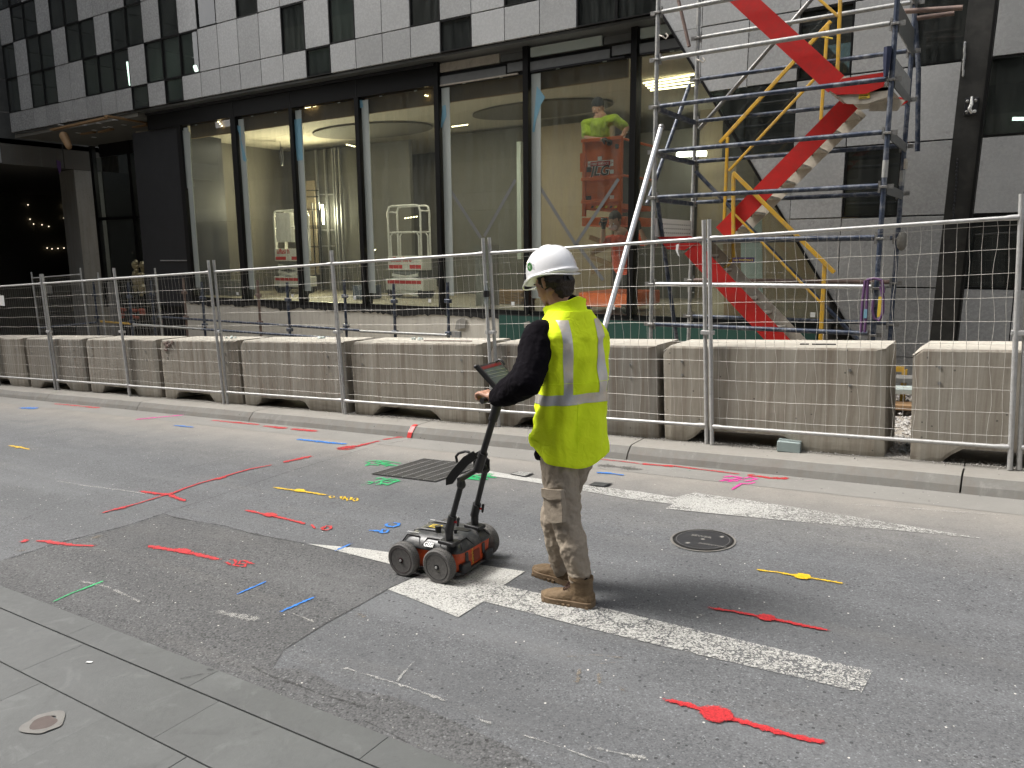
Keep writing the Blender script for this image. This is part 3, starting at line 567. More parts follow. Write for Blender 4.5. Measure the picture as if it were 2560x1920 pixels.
a, b = G(2072,1189,.02), G(2139,1196,.02); tag(MB().bar(a+Vector((0,0,.0)), b, .022, .012).build('timber_offcut', M_LABELW), 'white strip of timber lying in the gutter', 'offcut')

# site ground, loose gravel
site = sheet('site_ground', [sl(-40,6.58,.10), sl(14,6.58,.10), sl(14,10.2,.10), sl(-40,10.2,.10)], M_GRAVEL)
rs = random.Random(3); m_ = MB()
def pebble(m_, c, r):
    vs = []; 
    for x, y, z in ((1,0,0),(-1,0,0),(0,1,0),(0,-1,0),(0,0,1),(0,0,-1)): vs.append(c+Vector((x*rs.uniform(.7,1.2), y*rs.uniform(.7,1.2), z*rs.uniform(.5,.9)))*r)
    m_.add(vs, [(0,2,4),(2,1,4),(1,3,4),(3,0,4),(2,0,5),(1,2,5),(3,1,5),(0,3,5)])
for i in range(2600):
    x = rs.uniform(-2.2, .8); y = rs.uniform(7.15, 9.7); pebble(m_, sl(x, y, .10+rs.uniform(0,.03)), rs.uniform(.012,.03))
for i in range(2600):
    x = rs.uniform(-7, 1.2); y = 6.60-abs(rs.gauss(0,.09)); pebble(m_, sl(x, min(max(y,6.3),6.62), .125), rs.uniform(.003,.011))
for i in range(500):
    x = rs.uniform(-.85,-.5); y = rs.uniform(6.5,7.2); pebble(m_, sl(x, y, .12), rs.uniform(.005,.016))
o = m_.build('gravel', M_STONE); o['kind'] = 'stuff'
m_ = MB()
for i in range(900):
    x = rs.uniform(-9, 2); y = rs.choice([rs.uniform(2,5.8), rs.uniform(5.7,6.1), rs.uniform(1.9,2.6)]); pebble(m_, sl(x, y, .003), rs.uniform(.0015,.0045))
o = m_.build('road_grit', M_STONE); o['kind'] = 'stuff'
# ------------------------------------------------------------------ the panel-clad building
BY = 10.0
bld = empty('office_building', (-10, BY, 0), 'office building clad in a chequer of grey panels and dark windows, glazed shopfront below', 'building')
J = lambda k: -21.66+.6*k
pan = {}
def panel_mesh(wd, h):
    key = (round(wd,3), round(h,3))
    if key not in pan:
        m_ = MB(); g = .0055; m_.box((g,-.02,g*1.5),(wd-g,.03,h-g*1.5)); pan[key] = m_.mesh('facade_panel', M_PANEL)
        bm = bmesh.new(); bm.from_mesh(pan[key]); bmesh.ops.bevel(bm, geom=bm.edges[:], offset=.003, segments=1, affect='EDGES')
        nf = len(bm.faces); rb = bmesh.ops.create_cube(bm, size=1, matrix=Matrix.Translation((wd/2,.041,h/2)) @ Matrix.Diagonal((wd,.018,h,1))); 
        for v_ in rb['verts']:
            for f_ in v_.link_faces: f_.material_index = 1
        bm.to_mesh(pan[key]); bm.free(); pan[key].materials.append(M_BLACKM)
    return pan[key]
def panel(x0, x1, z0, z1): inst(panel_mesh(x1-x0, z1-z0), 'facade_panel', (x0, BY, z0), bld)
win = {}
def window(x0, x1, z0, z1, pane_mat=None):
    key = (round(x1-x0,3), round(z1-z0,3)); wd, h = x1-x0, z1-z0
    if key not in win:
        fr = MB(); b = .020
        fr.box((.004,-.022,.004),(wd-.004,.05,b)); fr.box((.004,-.022,h-b),(wd-.004,.05,h-.004)); fr.box((.004,-.021,b),(b,.05,h-b)); fr.box((wd-b,-.021,b),(wd-.004,.05,h-b))
        pn = MB().box((b,.004,b),(wd-b,.012,h-b)); win[key] = (fr.mesh('window', M_BLACKM), pn.mesh('pane', M_WGLASS))
    w_ = inst(win[key][0], 'window', (x0, BY, z0), bld); inst(win[key][1], 'pane', (x0, BY, z0), w_)
ROWS = [(4.82,5.29),(5.29,6.09),(6.09,6.89),(6.89,7.69),(7.69,8.49)]
WIN = [{9,11,18,23,27,28}, {0,2,3,6,7,8,10,11,12,17,19,22,25}, {0,2,3,5,6,8,9,11,13,15,19}, {1,2,4,5,9,12,14}, {0,1,7,10}]
for r_, (z0, z1) in enumerate(ROWS):
    for k in range(0, 30 if r_ else 30):
        (window if k in WIN[r_] else panel)(J(k), J(k+1), z0, z1)
# right section, panels down to the ground beyond a raking edge
cham = lambda z: -4.20 + (4.79-z)*.632
RR = [(.52,1.33),(1.33,2.14),(2.14,2.95),(2.95,3.76),(3.76,4.55),(4.55,4.815)]
RW = {(32,4),(30,3),(31,3),(33,2),(34,4),(35,3),(36,3),(35,1),(36,1)}
for r_, (z0, z1) in enumerate(RR):
    k = 29
    while k < 40:
        x0, x1 = J(k), J(k+1)
        cx0, cx1 = cham(z0), cham(z1)   # the raking edge at the bottom and the top of this row
        if x1 <= min(cx0, cx1)+.02: k += 1; continue
        if x0 < max(cx0, cx1) - .01:
            # panel cut along the rake: its corners below the edge are removed
            poly = [(x, z) for x, z in ((x0,z0),(x1,z0),(x1,z1),(x0,z1))]; out = []
            f_ = lambda p: p[0]-cham(p[1])
            for a, b in zip(poly, poly[1:]+poly[:1]):
                fa, fb = f_(a), f_(b)
                if fa >= 0: out.append(a)
                if (fa >= 0) != (fb >= 0): t_ = fa/(fa-fb); out.append((a[0]+(b[0]-a[0])*t_, a[1]+(b[1]-a[1])*t_))
            if len(out) > 2:
                cx = sum(p[0] for p in out)/len(out); cz = sum(p[1] for p in out)/len(out)
                pl = [Vector((cx+(x-cx)*.985, BY-.02, cz+(z-cz)*.985)) for x, z in out]
                MB().prism(pl, (0,.05,0)).build('window' if (k, r_) in RW else 'facade_panel', M_WGLASS if (k, r_) in RW else M_PANEL, bld)
        elif (k, r_) in RW: window(x0, x1, z0, z1)
        else: panel(x0, x1, z0, z1)
        k += 1
MB().bar((cham(4.80), BY-.005, 4.80), (cham(.52), BY-.005, .52), .03, .06, (0,-1,0)).build('edge_trim', M_BLACKM, bld)
MB().box((-2.6,BY-.015,.05),(6,BY+.03,.515)).build('base_panel', M_PANEL, bld)
# floors far above the picture: one plain slab of wall
MB().box((-21.66,BY,8.52),(12,BY+.2,24)).build('upper_wall', M_PANEL, bld)
for z0, z1 in RR:
    pass
MB().box((2.4,BY+.001,.5),(12,BY+.19,8.5)).build('upper_wall', M_PANEL, bld); MB().box((J(30)+.01,BY-.015,4.82),(2.38,BY+.03,8.5)).build('upper_wall', M_PANEL, bld)
# dark rooms behind the windows
MB().box((-21.5,13.2,4.95),(2.4,13.3,8.5)).build('interior_wall', M_IGREY, bld)
MB().box((-21.5,10.06,4.86),(-.0,13.2,4.90)).build('interior_floor', M_IDARK, bld); MB().box((-21.5,10.06,7.60),(2.4,13.2,7.68)).build('interior_ceiling', M_IDARK, bld)
MB().box((-21.55,10.06,4.9),(-21.5,13.2,8.5)).build('interior_wall', M_IDARK, bld); MB().box((-21.5,10.06,8.45),(2.4,13.3,8.5)).build('interior_ceiling', M_IDARK, bld)
# backing behind the right section
MB().box((-1.95,11.6,.5),(2.4,11.7,4.8)).build('interior_wall', M_IGREY, bld); MB().box((-2.0,10.06,.5),(-1.95,11.6,2.1)).build('interior_wall', M_IDARK, bld)
MB().box((-3.55,10.6,2.96),(-2.2,10.65,3.74)).build('interior_wall', M_IDARK, bld); MB().box((-2.5,10.06,3.75),(2.4,11.6,3.78)).build('interior_floor', M_IDARK, bld)
# soffit, fascia, shopfront
GYp = 10.3
M_JAMB = simple('jamb_film', (.33,.36,.335), .5, 0, .12, 3)
MB().box((-21.66,BY+.03,4.78),(-4.2,GYp+.2,4.815)).build('soffit', M_MIDM, bld)
MB().box((-16.2,GYp-.05,4.43),(-8.20,GYp+.1,4.775)).build('fascia', M_BLACKM, bld)
for x in (-13.3,-11.65,-9.95): MB().box((x-.006,GYp-.056,4.43),(x+.006,GYp-.051,4.775)).build('fascia_joint', M_DARKM, bld)
MB().box((-16.2,GYp-.09,4.73),(-8.20,GYp-.052,4.775)).build('drip_trim', M_DARKM, bld)
MX = [-15.10,-13.32,-11.64,-9.955,-8.18,-6.47,-4.71]
for a, b in zip(MX[4:], MX[5:]+[-3.3]):
    a += .07; b -= .05
    MB().box((a,GYp-.02,4.62),(a+(b-a)*.72,GYp+.02,4.75)).build('metal_strip', M_TREAD if b < -6 else M_PALEJ, bld)
    MB().box((a+(b-a)*.74,GYp-.02,4.62),(b,GYp+.02,4.72)).build('metal_strip', M_MIDM, bld)
    MB().box((a,GYp,4.40),(b,GYp+.06,4.60)).build('head_panel', M_BLACKM, bld)
    MB().box((a,GYp-.03,4.43),(a+(b-a)*.8,GYp-.002,4.55)).build('metal_strip', M_MIDM, bld)
    MB().box((a+(b-a)*.82,GYp-.03,4.45),(b,GYp-.002,4.58)).build('metal_strip', M_MIDM, bld)
    MB().box((a,GYp-.035,4.405),(b-.1,GYp-.004,4.425)).build('metal_strip', M_TREAD if a < -7.9 else M_DARKM, bld)
SZ = .80
for i, x in enumerate(MX):
    wd = .13 if i in (0,) else (.15 if i == 1 else .09); top = 4.92 if i >= 4 else 4.43
    MB().box((x-wd/2,GYp-.06,SZ),(x+wd/2,GYp+.12,min(top,4.775))).build('mullion', M_BLACKM, bld)
    if i < 6: MB().box((x+wd/2+.03,GYp-.004,SZ+.25),(x+wd/2+.19,GYp+.008,4.38)).build('pale_jamb', M_JAMB, bld)
for a, b in zip(MX, MX[1:]+[-1.9]):
    MB().box((a+.04,GYp+.012,SZ+.05),(b-.04,GYp+.024,4.41)).build('glass_pane', M_GLASS, bld)
    MB().box((a+.045,GYp-.04,SZ-.03),(b-.045,GYp+.06,SZ+.05)).build('bottom_rail', M_BLACKM, bld)
    c = MB().box((b-.32,GYp-.002,SZ+.12),(b-.26,GYp+.006,SZ+.18)).build('glass_sticker', M_LABELW, bld)
    MB().box((a+.5,GYp-.005,4.395),(a+.56,GYp+.0,4.41)).build('spacer', M_PALEJ, bld); MB().box((b-.5,GYp-.005,4.395),(b-.44,GYp+.0,4.41)).build('spacer', M_PALEJ, bld)
MB().box((-16.9,GYp+.0,.62),(-15.17,GYp+.1,4.43)).build('dark_wall_panel', M_DARKM, bld); MB().box((-16.2,GYp-.03,1.62),(-15.2,GYp-.001,1.64)).build('metal_strip', M_GALV, bld)
# plaster-like tape and film on the glass
def tape(p, q, wd, mat, name='tape'): return MB().bar(p, q, wd, .003, (0,-1,0)).build(name, mat, bld)
for a, b in (((630,1090),(835,1410)),((1040,1065),(855,1400)),((1160,1070),(1400,1455)),((1650,1060),(1395,1450)),((1400,1440),(1560,1660))):
    tape(WY(850+a[0]/2.37, a[1]/2.37, GYp+.006), WY(850+b[0]/2.37, b[1]/2.37, GYp+.006), .05, M_GTAPE)
def film(pts, mat, name='protective_film'): return MB().prism([WY(x, y, GYp-.008) for x, y in pts], (0,.003,0)).build(name, mat, bld)
film([(450,325),(475,330),(478,440),(483,465),(478,474),(466,470),(462,440),(455,345)], M_JAMB); film([(590,313),(601,315),(603,350),(616,400),(614,405),(607,400),(600,340)], M_BLUETAPE)
film([(731,300),(753,296),(757,400),(743,402),(735,330)], M_BLUETAPE); film([(1342,215),(1363,243),(1352,262),(1340,300),(1336,330),(1331,330),(1338,262)], M_BLUETAPE); film([(1106,265),(1114,262),(1116,290),(1104,320),(1102,318)], M_BLUETAPE); film([(896,250),(905,250),(908,268),(900,270)], M_BLUETAPE)
# interior of the shop
room = lambda a, b, m_, n='interior_wall': MB().box(a, b).build(n, m_, bld)
room((-17,10.45,.74),(-.9,17.2,.795), M_FLOORI, 'interior_floor')
room((-17,10.45,4.46),(-2.5,17.2,4.50), M_CEIL, 'interior_ceiling'); room((-17,17.2,.8),(-.9,17.3,4.5), M_IDARK)
room((-16.9,10.45,.8),(-16.8,17.2,4.46), M_IDARK); room((-2.0,11.7,.8),(-1.9,17.2,4.5), M_CREAM); room((-2.75,10.45,3.0),(-2.0,17.2,3.05), M_CREAM)
room((-15.0,10.46,4.18),(-4.9,10.50,4.455), M_BULK, 'plywood_bulkhead')
room((-16.4,14.6,.8),(-13.6,14.7,4.4), M_IGREY); room((-13.55,14.0,.8),(-12.0,14.1,4.3), M_IGREY)
room((-8.9,14.2,.8),(-6.95,14.3,4.3), M_CREAM); room((-9.0,13.9,1.6),(-8.9,14.2,4.0), M_PALEJ, 'corner_bead'); room((-6.9,15.0,.8),(-5.6,15.1,4.1), M_IGREY); room((-5.55,15.2,.8),(-2.0,15.3,4.5), M_CREAM)
room((-4.1,13.0,.8),(-3.8,13.3,4.4), M_IGREY, 'column'); room((-11.6,14.6,.8),(-9.3,14.7,4.4), M_IGREY); room((-11.9,16.0,.8),(-11.65,16.1,4.3), M_CREAM)
for cx, cy, ra, rb in ((-8.0,13.2,1.5,.8),(-12.4,13.2,1.6,.9),(-3.8,12.4,.9,.6)):
    MB().prism([Vector((cx+ra*cos(2*pi*i/40), cy+rb*sin(2*pi*i/40), 4.45)) for i in range(40)], (0,0,-.03)).build('ceiling_disc', M_IDARK, bld)
# lit tubes and slots seen in the photograph
def lamp(name, a, b, r, mat, label, cat='lamp', group=None):
    return tag(MB().tube(a, b, r, n=8).build(name, mat), label, cat, group)
lamp('work_lamp', WY(806,512,14.2), WY(809,560,14.2), .022, M_LAMP, 'bright bare work lamp glowing between metal studs in the shop', 'lamp')
def light(name, loc, e, col, sx=.1, sy=1.2, down=True):
    l_ = bpy.data.lights.new(name, 'AREA'); l_.shape = 'RECTANGLE'; l_.size = sx; l_.size_y = sy; l_.energy = e; l_.color = col
    o = bpy.data.objects.new(name, l_); sc.collection.objects.link(o); o.location = loc; o.rotation_euler = (0, 0, pi/2); return o
light('work_light', (WY(806,528,13.9).x, 13.95, 3.0), 110, (1,.86,.55), .15, .3).rotation_euler = (radians(-100), 0, 0)
# fill lights added behind the plywood bulkhead and over the back rooms, without fixtures
for x in (-14.2,-12.4,-10.8,-9.1,-7.3,-5.6): light('interior_fill', (x, 10.70, 4.41), 10 if x < -8 else 4, (1,.92,.76), .12, 1.2)
for x, y, e in ((-9.6,12.6,34),(-6.3,12.9,20),(-3.2,12.2,16),(-12.6,15.4,60),(-15.2,12.4,26),(-11.3,12.6,30),(-19.0,13.6,30)): light('interior_fill', (x, y, 4.38), e*.5, (1,.89,.70), .15, 1.2)
for x in (-14.3,-12.5,-10.8,-9.1,-7.3,-5.6,-4.2): light('upward_fill', (x, 10.47, .815), (6 if x < -8 else 2.5), (1,.92,.76), 1.1, .06).rotation_euler = (radians(180-24), 0, 0)  # added fill lights hidden behind the bottom rail, aimed up; no floodlights stand here
for x, z in ((-19.5,7.5),(-16.5,7.5),(-13.2,7.5)): light('interior_fill', (x, 12.2, z), 12, (.9,1,.85), .15, 1.2)
lamp('tube_lamp', WY(1693,386,14.5), WY(1765,384,14.5), .05, M_TUBE, 'long fluorescent tube glowing behind the scaffold', 'lamp')
for i in range(4): lamp('slot_light', WY(1608+6*i,208-3*i+9*i,12.0+.2*i), WY(1735,186+9*i,12.0+.2*i), .012, M_SLOT, ('first','second','third','lowest')[i]+' of four thin strip lights under the shop ceiling, counted from the top', 'lamp', 'strip lights under the ceiling')
lamp('tube_lamp', WY(320,155,12.4), WY(327,213,12.4), .045, M_TUBE, 'upright glowing tube in the third window of the lowest glazed row'); lamp('tube_lamp', WY(487,165,12.4), WY(491,177,12.4), .045, M_TUBE, 'short glowing tube low in a window above the black fascia')
lamp('tube_lamp', WY(100,146,12.4), WY(110,146,12.4), .05, M_TUBE, 'left one of a pair of small lamps in the upper windows'); lamp('tube_lamp', WY(126,144,12.4), WY(136,144,12.4), .05, M_TUBE, 'right one of a pair of small lamps in the upper windows')
for i in range(3): lamp('tube_lamp', WY(180+12*i,66+3*i,12.4), WY(190+12*i,68+3*i,12.4), .025, M_SLOT, ('left','middle','right')[i]+' one of three small ceiling lamps in an upper window', 'lamp', 'ceiling lamps in the upper window')
lamp('tube_lamp', WY(2531,297,11.4), WY(2560,297,11.4), .02, M_TUBE, 'short glowing tube behind the window right of the steel column')
# glowing cells added to imitate louvred lights mirrored in the shop glass
for (px, py, n, dx, dy, wh) in ((545,305,3,4,5,'in the leftmost glazed bay'),(763,270,6,5,-1,'high in the third glazed bay'),(866,362,7,6,1.5,'beside the mullion over the work lamp'),(1130,317,7,6,-.8,'beside the top of the beige wall'),(1062,239,2,5,1,'just under the black fascia, left of the beige bay'),(1103,323,2,5,0,'against the mullion left of the beige bay'),(1012,546,5,7,-1,'over the arched rails of the second white lift'),(908,625,5,7,0,'low down between the two white lifts')):
    c = WY(px, py, 10.42); lv = empty('louvre_reflection', c, 'warm glowing cells added as a louvre reflection '+wh, 'light', 'louvre reflections on the shop glass')
    for i in range(n): MB().tube(WY(px+dx*i, py+dy*i, 10.42), WY(px+dx*i+3, py+dy*i-1, 10.42), .009, n=6).build('glint_cell', M_SLOT, lv)
sg_ = empty('round_sign', WY(494,642,11.4), 'round red and white sign standing just inside the leftmost glazed bay', 'sign')
c = WY(494,642,11.4); MB().tube(c, c+Vector((0,.01,0)), .21, n=28).build('sign_disc', M_TXTR, sg_); MB().box((c.x-.15,c.y-.004,c.z-.035),(c.x+.15,c.y-.001,c.z+.035)).build('white_bar', M_LABELW, sg_); MB().tube((c.x,c.y+.02,.8),(c.x,c.y+.02,c.z), .02).build('sign_post', M_BLACKM, sg_)
# studs, racking by the work lamp
st = empty('stud_wall', (-10.9,14.8,.8), 'bare metal stud frame lit by the work lamp inside the shop', 'stud wall')
for px in (790,812,832,838,848): a = WY(px,405,14.5); MB().box((a.x-.02,14.48,.8),(a.x+.02,14.54,4.4)).build('stud', M_GALV, st)
for py in (486,575,615): a, b = WY(765,py,14.52), WY(838,py,14.52); MB().bar(a, b, .03, .03).build('noggin', M_GALV, st)
MB().box((WY(797,500,14.7).x,14.62,.8),(WY(835,500,14.7).x,14.66,4.3)).build('lining_board', M_TREAD, st)
lad = empty('ladder', WY(780,700,13.9), 'black framed ladder standing in front of the bright boards in the shop', 'ladder')
for px in (777,794): a = WY(px,450,13.8); MB().tube((a.x,13.8,.8),(a.x,13.8,3.0),.018).build('rail', M_BLACKM, lad)
for py in (476,492,523,565,570,617,660): a, b = WY(767,py,13.8), WY(796,py,13.8); MB().tube(a, b, .013).build('rung', M_BLACKM, lad)
room((WY(760,500,14.3).x,14.25,1.2),(WY(790,500,14.3).x,14.3,3.6), M_CREAM, 'bright_board')
cb = WY(702,385,13.2); co = MB()
for k in range(4): co.path([cb+Vector(((.10+.01*k)*sin(a)*(.5+.5*cos(a*.5+k)), .02*k, .22*cos(a)-.05)) for a in [2*pi*i/18 for i in range(18)]], .010, 6, closed=True)
co.path([cb+Vector((0,0,.1)), (cb.x,cb.y,4.45)], .010, 6); tag(co.build('cable_coil', M_BLACKP), 'loose cable coil hanging from the shop ceiling above the work lamp', 'cable')
M_UPST = concrete('upstand_concrete', (.62,.59,.51), .2, .2)
for (px, py, Y, w_, h_, m__, nm, lab, cat) in ((575,742,11.6,.9,.35,M_GUTTER,'plasterboard_stack','low stack of plasterboard on the shop floor in the second bay','boards'),(900,744,11.8,.35,.3,M_BLUE,'tool_box','dark blue tool box on the floor between the white lifts','tool box'),(1260,750,12.0,.8,.25,M_BULK,'board_offcuts','flat pile of brown board offcuts on the floor by the orange lift','boards')):
    p = WY(px, py, Y); mm = MB()
    if cat == 'bucket': mm.tube((p.x,Y,.80),(p.x,Y,.80+h_), .13, .16, 18)
    else:
        n_ = 5 if cat == 'boards' else 1
        for k in range(n_): j_ = .03*((k*7)%3-1); mm.box((p.x-w_/2+j_,Y,.80+h_*k/n_+.001),(p.x+w_/2+j_,Y+.5,.80+h_*(k+1)/n_-.006))
    tag(mm.build(nm, m__, bevel=.004), lab, cat)
# upstand wall, black membrane edge, green membrane
up = MB().box((-15.2,10.12,-.8),(-6.9,10.28,.76)).build('upstand_wall', M_UPST); tag(up, 'low pale concrete wall under the shopfront with a ragged black top edge', 'wall')
m_ = MB(); rs2 = random.Random(11); top = []; bot = []
x = -15.2
while x < -2.0: top.append(Vector((x,10.105,.80))); bot.append(Vector((x,10.105,.76-.10*max(0,noise.noise(Vector((x*1.3,0,0))))-.06*abs(noise.noise(Vector((x*7,3,0))))-.02-.04*rs2.random()*(noise.noise(Vector((x*2,9,0))) > .1)))); x += .06
for i in range(len(top)-1): m_.add([top[i],top[i+1],bot[i+1],bot[i]], [(0,1,2,3)])
m_.build('membrane', M_MEMB, up)
up2 = MB().box((-6.9,10.10,-.6),(-2.1,10.28,.78)).build('upstand_wall', M_GREEN); tag(up2, 'dark green coated base wall under the shopfront behind the man', 'wall')
MB().prism([WY(850+x/2.37, 600+y/2.37, 10.09) for x, y in ((680,530),(690,480),(720,462),(745,470),(742,520),(700,532))], (0,.02,0)).build('concrete_patch', M_CONC, up2)
MB().prism([WY(850+x/2.37, 600+y/2.37, 10.09) for x, y in ((1090,520),(1090,490),(1120,480),(1130,525))], (0,.02,0)).build('concrete_patch', M_CONC, up2)

# recessed entry at the far end
en = [( -20.9,12.0),(-19.75,12.0),(-18.9,12.0)]
room((-21.66,10.05,4.70),(-16.2,12.6,4.775), M_IGREY, 'entry_ceiling')
for px in (252,345,396): a = WY(px,600,12.0); room((a.x-.07,11.95,.3),(a.x+.07,12.06,4.7), M_BLACKM, 'mullion')
room((WY(252,545,12.0).x,11.96,2.70),(WY(396,545,12.0).x,12.05,2.78), M_BLACKM, 'transom'); room((WY(252,390,12.0).x,11.96,4.38),(WY(396,390,12.0).x,12.05,4.7), M_BLACKM, 'transom')
a, b = WY(252,600,12.02), WY(396,600,12.02); room((a.x,12.01,.3),(b.x,12.02,4.38), M_GLASS, 'glass_pane'); room((-21.5,15.2,.2),(-16,15.3,4.6), M_IGREY)
room((-18.6,12.0,.2),(-16.2,12.1,4.7), M_DARKM, 'dark_wall_panel'); room((-16.25,10.4,.2),(-16.15,12.0,4.7), M_DARKM, 'dark_wall_panel')
for i, (x0, y0, x1, y1) in enumerate(((130,325,265,295),(265,290,372,308),(250,330,280,322),(205,335,235,330),(335,318,370,312))): MB().bar(WZ(x0,y0,4.69), WZ(x1,y1,4.69), .10, .04).build('timber_batten', M_BULK, bld)
for x, y in ((152,312),(172,300),(195,332),(210,312),(236,325),(248,308),(262,318),(288,300),(310,312),(235,343),(275,317)): c = WZ(x, y, 4.697); room((c.x-.04,c.y-.05,4.69),(c.x+.04,c.y+.05,4.698), M_LABELW, 'ceiling_clip')
MB().caps(WZ(160,340,4.5), WZ(172,366,4.25), .10, .07).build('torn_insulation', M_BULK, bld)

# ------------------------------------------------------------------ concrete building at the far left with its dark driveway
X2 = -22.5
lb = empty('concrete_building', (X2,11,0), 'concrete building over a dark driveway at the far end of the site', 'building')
for a, b in ((4.0,7.2),(7.2,10.05)): MB().box((X2-.3,a+.01,4.15),(X2+.02,b-.01,4.62)).build('metal_cladding', M_GALV, lb)
for z0 in (4.64,5.45,6.26,7.07,7.88): MB().box((X2-.3,4,z0+.01),(X2,13.0,z0+.79)).build('metal_cladding', M_MIDM, lb)
MB().box((X2-.31,4,8.7),(X2-.02,13,20)).build('upper_wall', M_MIDM, lb)
for a, b in ((10.06,11.63),(11.65,13.2)): MB().box((X2-.35,a,4.13),(X2,b,4.78)).build('beam', M_DCONC, lb)
MB().box((X2-14,4,4.14),(X2-.36,17.2,4.5)).build('soffit', M_DCONC, lb)
MB().box((X2-.82,11.89,-.9),(X2-.01,12.68,4.12)).build('column', M_CONC, lb)
MB().box((X2-11,4,-2),(X2-10.8,18,4.5)).build('back_wall', M_IDARK, lb); MB().box((X2-11,17,-2),(X2+1,17.1,6)).build('back_wall', M_BLACKM, lb); MB().box((X2-.3,12.7,-1),(X2,17,4.7)).build('side_wall', M_BLACKM, lb)
MB().box((X2-11,7.0,-2),(X2-.4,7.2,4.1)).build('front_wall', M_IDARK, lb)
MB().sheet([(X2-11,4,-1.6),(X2+7,4,-1.0),(X2+7,17,-.9),(X2-11,17,-1.5)]).build('floor', M_IDARK, lb)
for px, py in ((70,512),(75,548),(84,560),(105,562),(122,566),(160,545),(166,548),(158,516),(118,620),(130,622),(145,621),(160,620)): c = WX(px, py, X2-10.7); tag(MB().ball(c, .020, 8, 6).build('bulkhead_lamp', MATS.get('dim_lamp') or emit('dim_lamp', (1,.85,.6), 1.3)), 'tiny warm lamp deep in the dark driveway', 'lamp', 'lamps deep in the driveway')
c = WX(147,415,X2+.01); tag(MB().prism([c+Vector(q) for q in ((0,-.05,.16),(0,.06,.12),(0,.05,-.10),(0,.0,-.22),(0,-.05,-.05))], (.006,0,0)).build('purple_ribbon', simple('ribbon_purple', (.10,.04,.16), .7)), 'purple ribbon hanging on the face of the concrete beam', 'ribbon')
# building across the street behind the viewer: it closes the street canyon and is seen mirrored in the glass
ob = empty('opposite_building', (-8,-5,0), 'plain office building across the street, seen mirrored in the shop glass', 'building')
MB().box((-60,-6.5,-3),(14,-6,3.4)).build('wall', M_IDARK, ob); MB().box((-60,-6.5,3.4),(14,-5.6,4.1)).build('concrete_band', M_GUTTER, ob); MB().box((-60,-6.5,4.1),(-34.02,-6,8.2)).build('wall', M_IDARK, ob)
for i in range(4): MB().box((-34,-6.4,4.15+3.3*i),(14,-6,5.4+3.3*i)).build('wall_band', M_IDARK, ob); MB().box((-34,-6.45,5.42+3.3*i),(14,-6.15,7.43+3.3*i)).build('window_band', M_BLACKM, ob); MB().box((-34,-7.5,5.42+3.3*i),(14,-7.4,7.43+3.3*i)).build('blind', M_IGREY, ob)
# ------------------------------------------------------------------ concrete blocks
def block(xa, xb, label, chamfer_left=True, seed=0):
    L_ = xb-xa; b_ = empty('concrete_block', sl(xa, 6.46, .125), label, 'concrete block', 'concrete barrier blocks along the kerb', (0, TILT, 0))
    rr = random.Random(seed); H_ = .86; D_ = .60; n = 26; m_ = MB(); rings = []
    g0, g1 = .14*L_, .62*L_            # the fork pocket under the block
    g0 += rr.uniform(-.05,.12); g1 = g0+.52*L_
    for i in range(n+1):
        x = L_*i/n; end = max(0, 1-min(x, L_-x)/.045)
        k = min(1, max(0, min(x-g0, g1-x)/.10)); zb = .115*k + .012*noise.noise(Vector((x*9, seed, 0)))*(1 if k > 0 else .4)
        if k == 0: zb = max(0, zb)
        zt = H_-(.050*min(1, max(0, (.07-x)/.07)) if chamfer_left else 0)
        ji = lambda a, b2: .0035*noise.noise(Vector((x*7+a*3, b2*9+seed, seed*2)))
        w0 = .016*end
        rings.append([Vector((x, w0+ji(1,0)+.004, zb)), Vector((x, w0+ji(2,1), zb+.03)), Vector((x, w0+ji(2,3), .3)), Vector((x, w0+ji(3,2)+.004, zt*.66)), Vector((x, w0+ji(4,2)+.006, zt-.024)), Vector((x, .016+ji(4,5), zt-.007)), Vector((x, .032+ji(5,6), zt)), Vector((x, D_-.05, zt)), Vector((x, D_-.02, zt-.03)), Vector((x, D_, .3)), Vector((x, D_, zb))])
    m_.loft(rings)
    m_.v = [v_+org(b_) for v_ in m_.v]
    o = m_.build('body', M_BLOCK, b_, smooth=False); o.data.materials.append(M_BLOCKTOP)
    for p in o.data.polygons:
        if p.normal.z > .6: p.material_index = 1  # upward faces get the painted sky light
    for q in ((L_*.86,.56),(L_*.86,.68),(L_*.10,.6),(L_*.10,.72)):
        mm = MB(); c_ = Vector((q[0], .002, q[1]))+org(b_); mm.tube(c_, c_+Vector((0,-.006,0)), .013, n=8); mm.build('lifting_bolt', M_COUP, b_)
    return b_
BX = [(-.60,1.22,'right-hand end block beyond the gap, dark chipped patch at its foot'),(-2.60,-.78,'block with streaked face left of the gap, grey packer under it'),(-4.49,-2.66,'block standing behind the man in the yellow vest'),
      (-6.51,-4.60,'block with a deep fork pocket, just left of the man'),(-8.54,-6.62,'fourth block from the gap, below the second white lift'),(-10.36,-8.60,'block with a snagged cloth lump near its top'),
      (-12.40,-10.45,'block below the yellow rail tube'),(-14.38,-12.50,'block with a wavy crack, below the wire panels at the far end'),(-16.3,-14.48,'farthest whole block at the left edge of the picture'),(-18.3,-16.4,'block beyond the left edge, only its end in view'),(1.35,3.2,'block past the last fence post at the right edge')]
for i, (a, b, lab) in enumerate(BX): block(a, b, 'worn concrete '+lab, True, i*3+1)
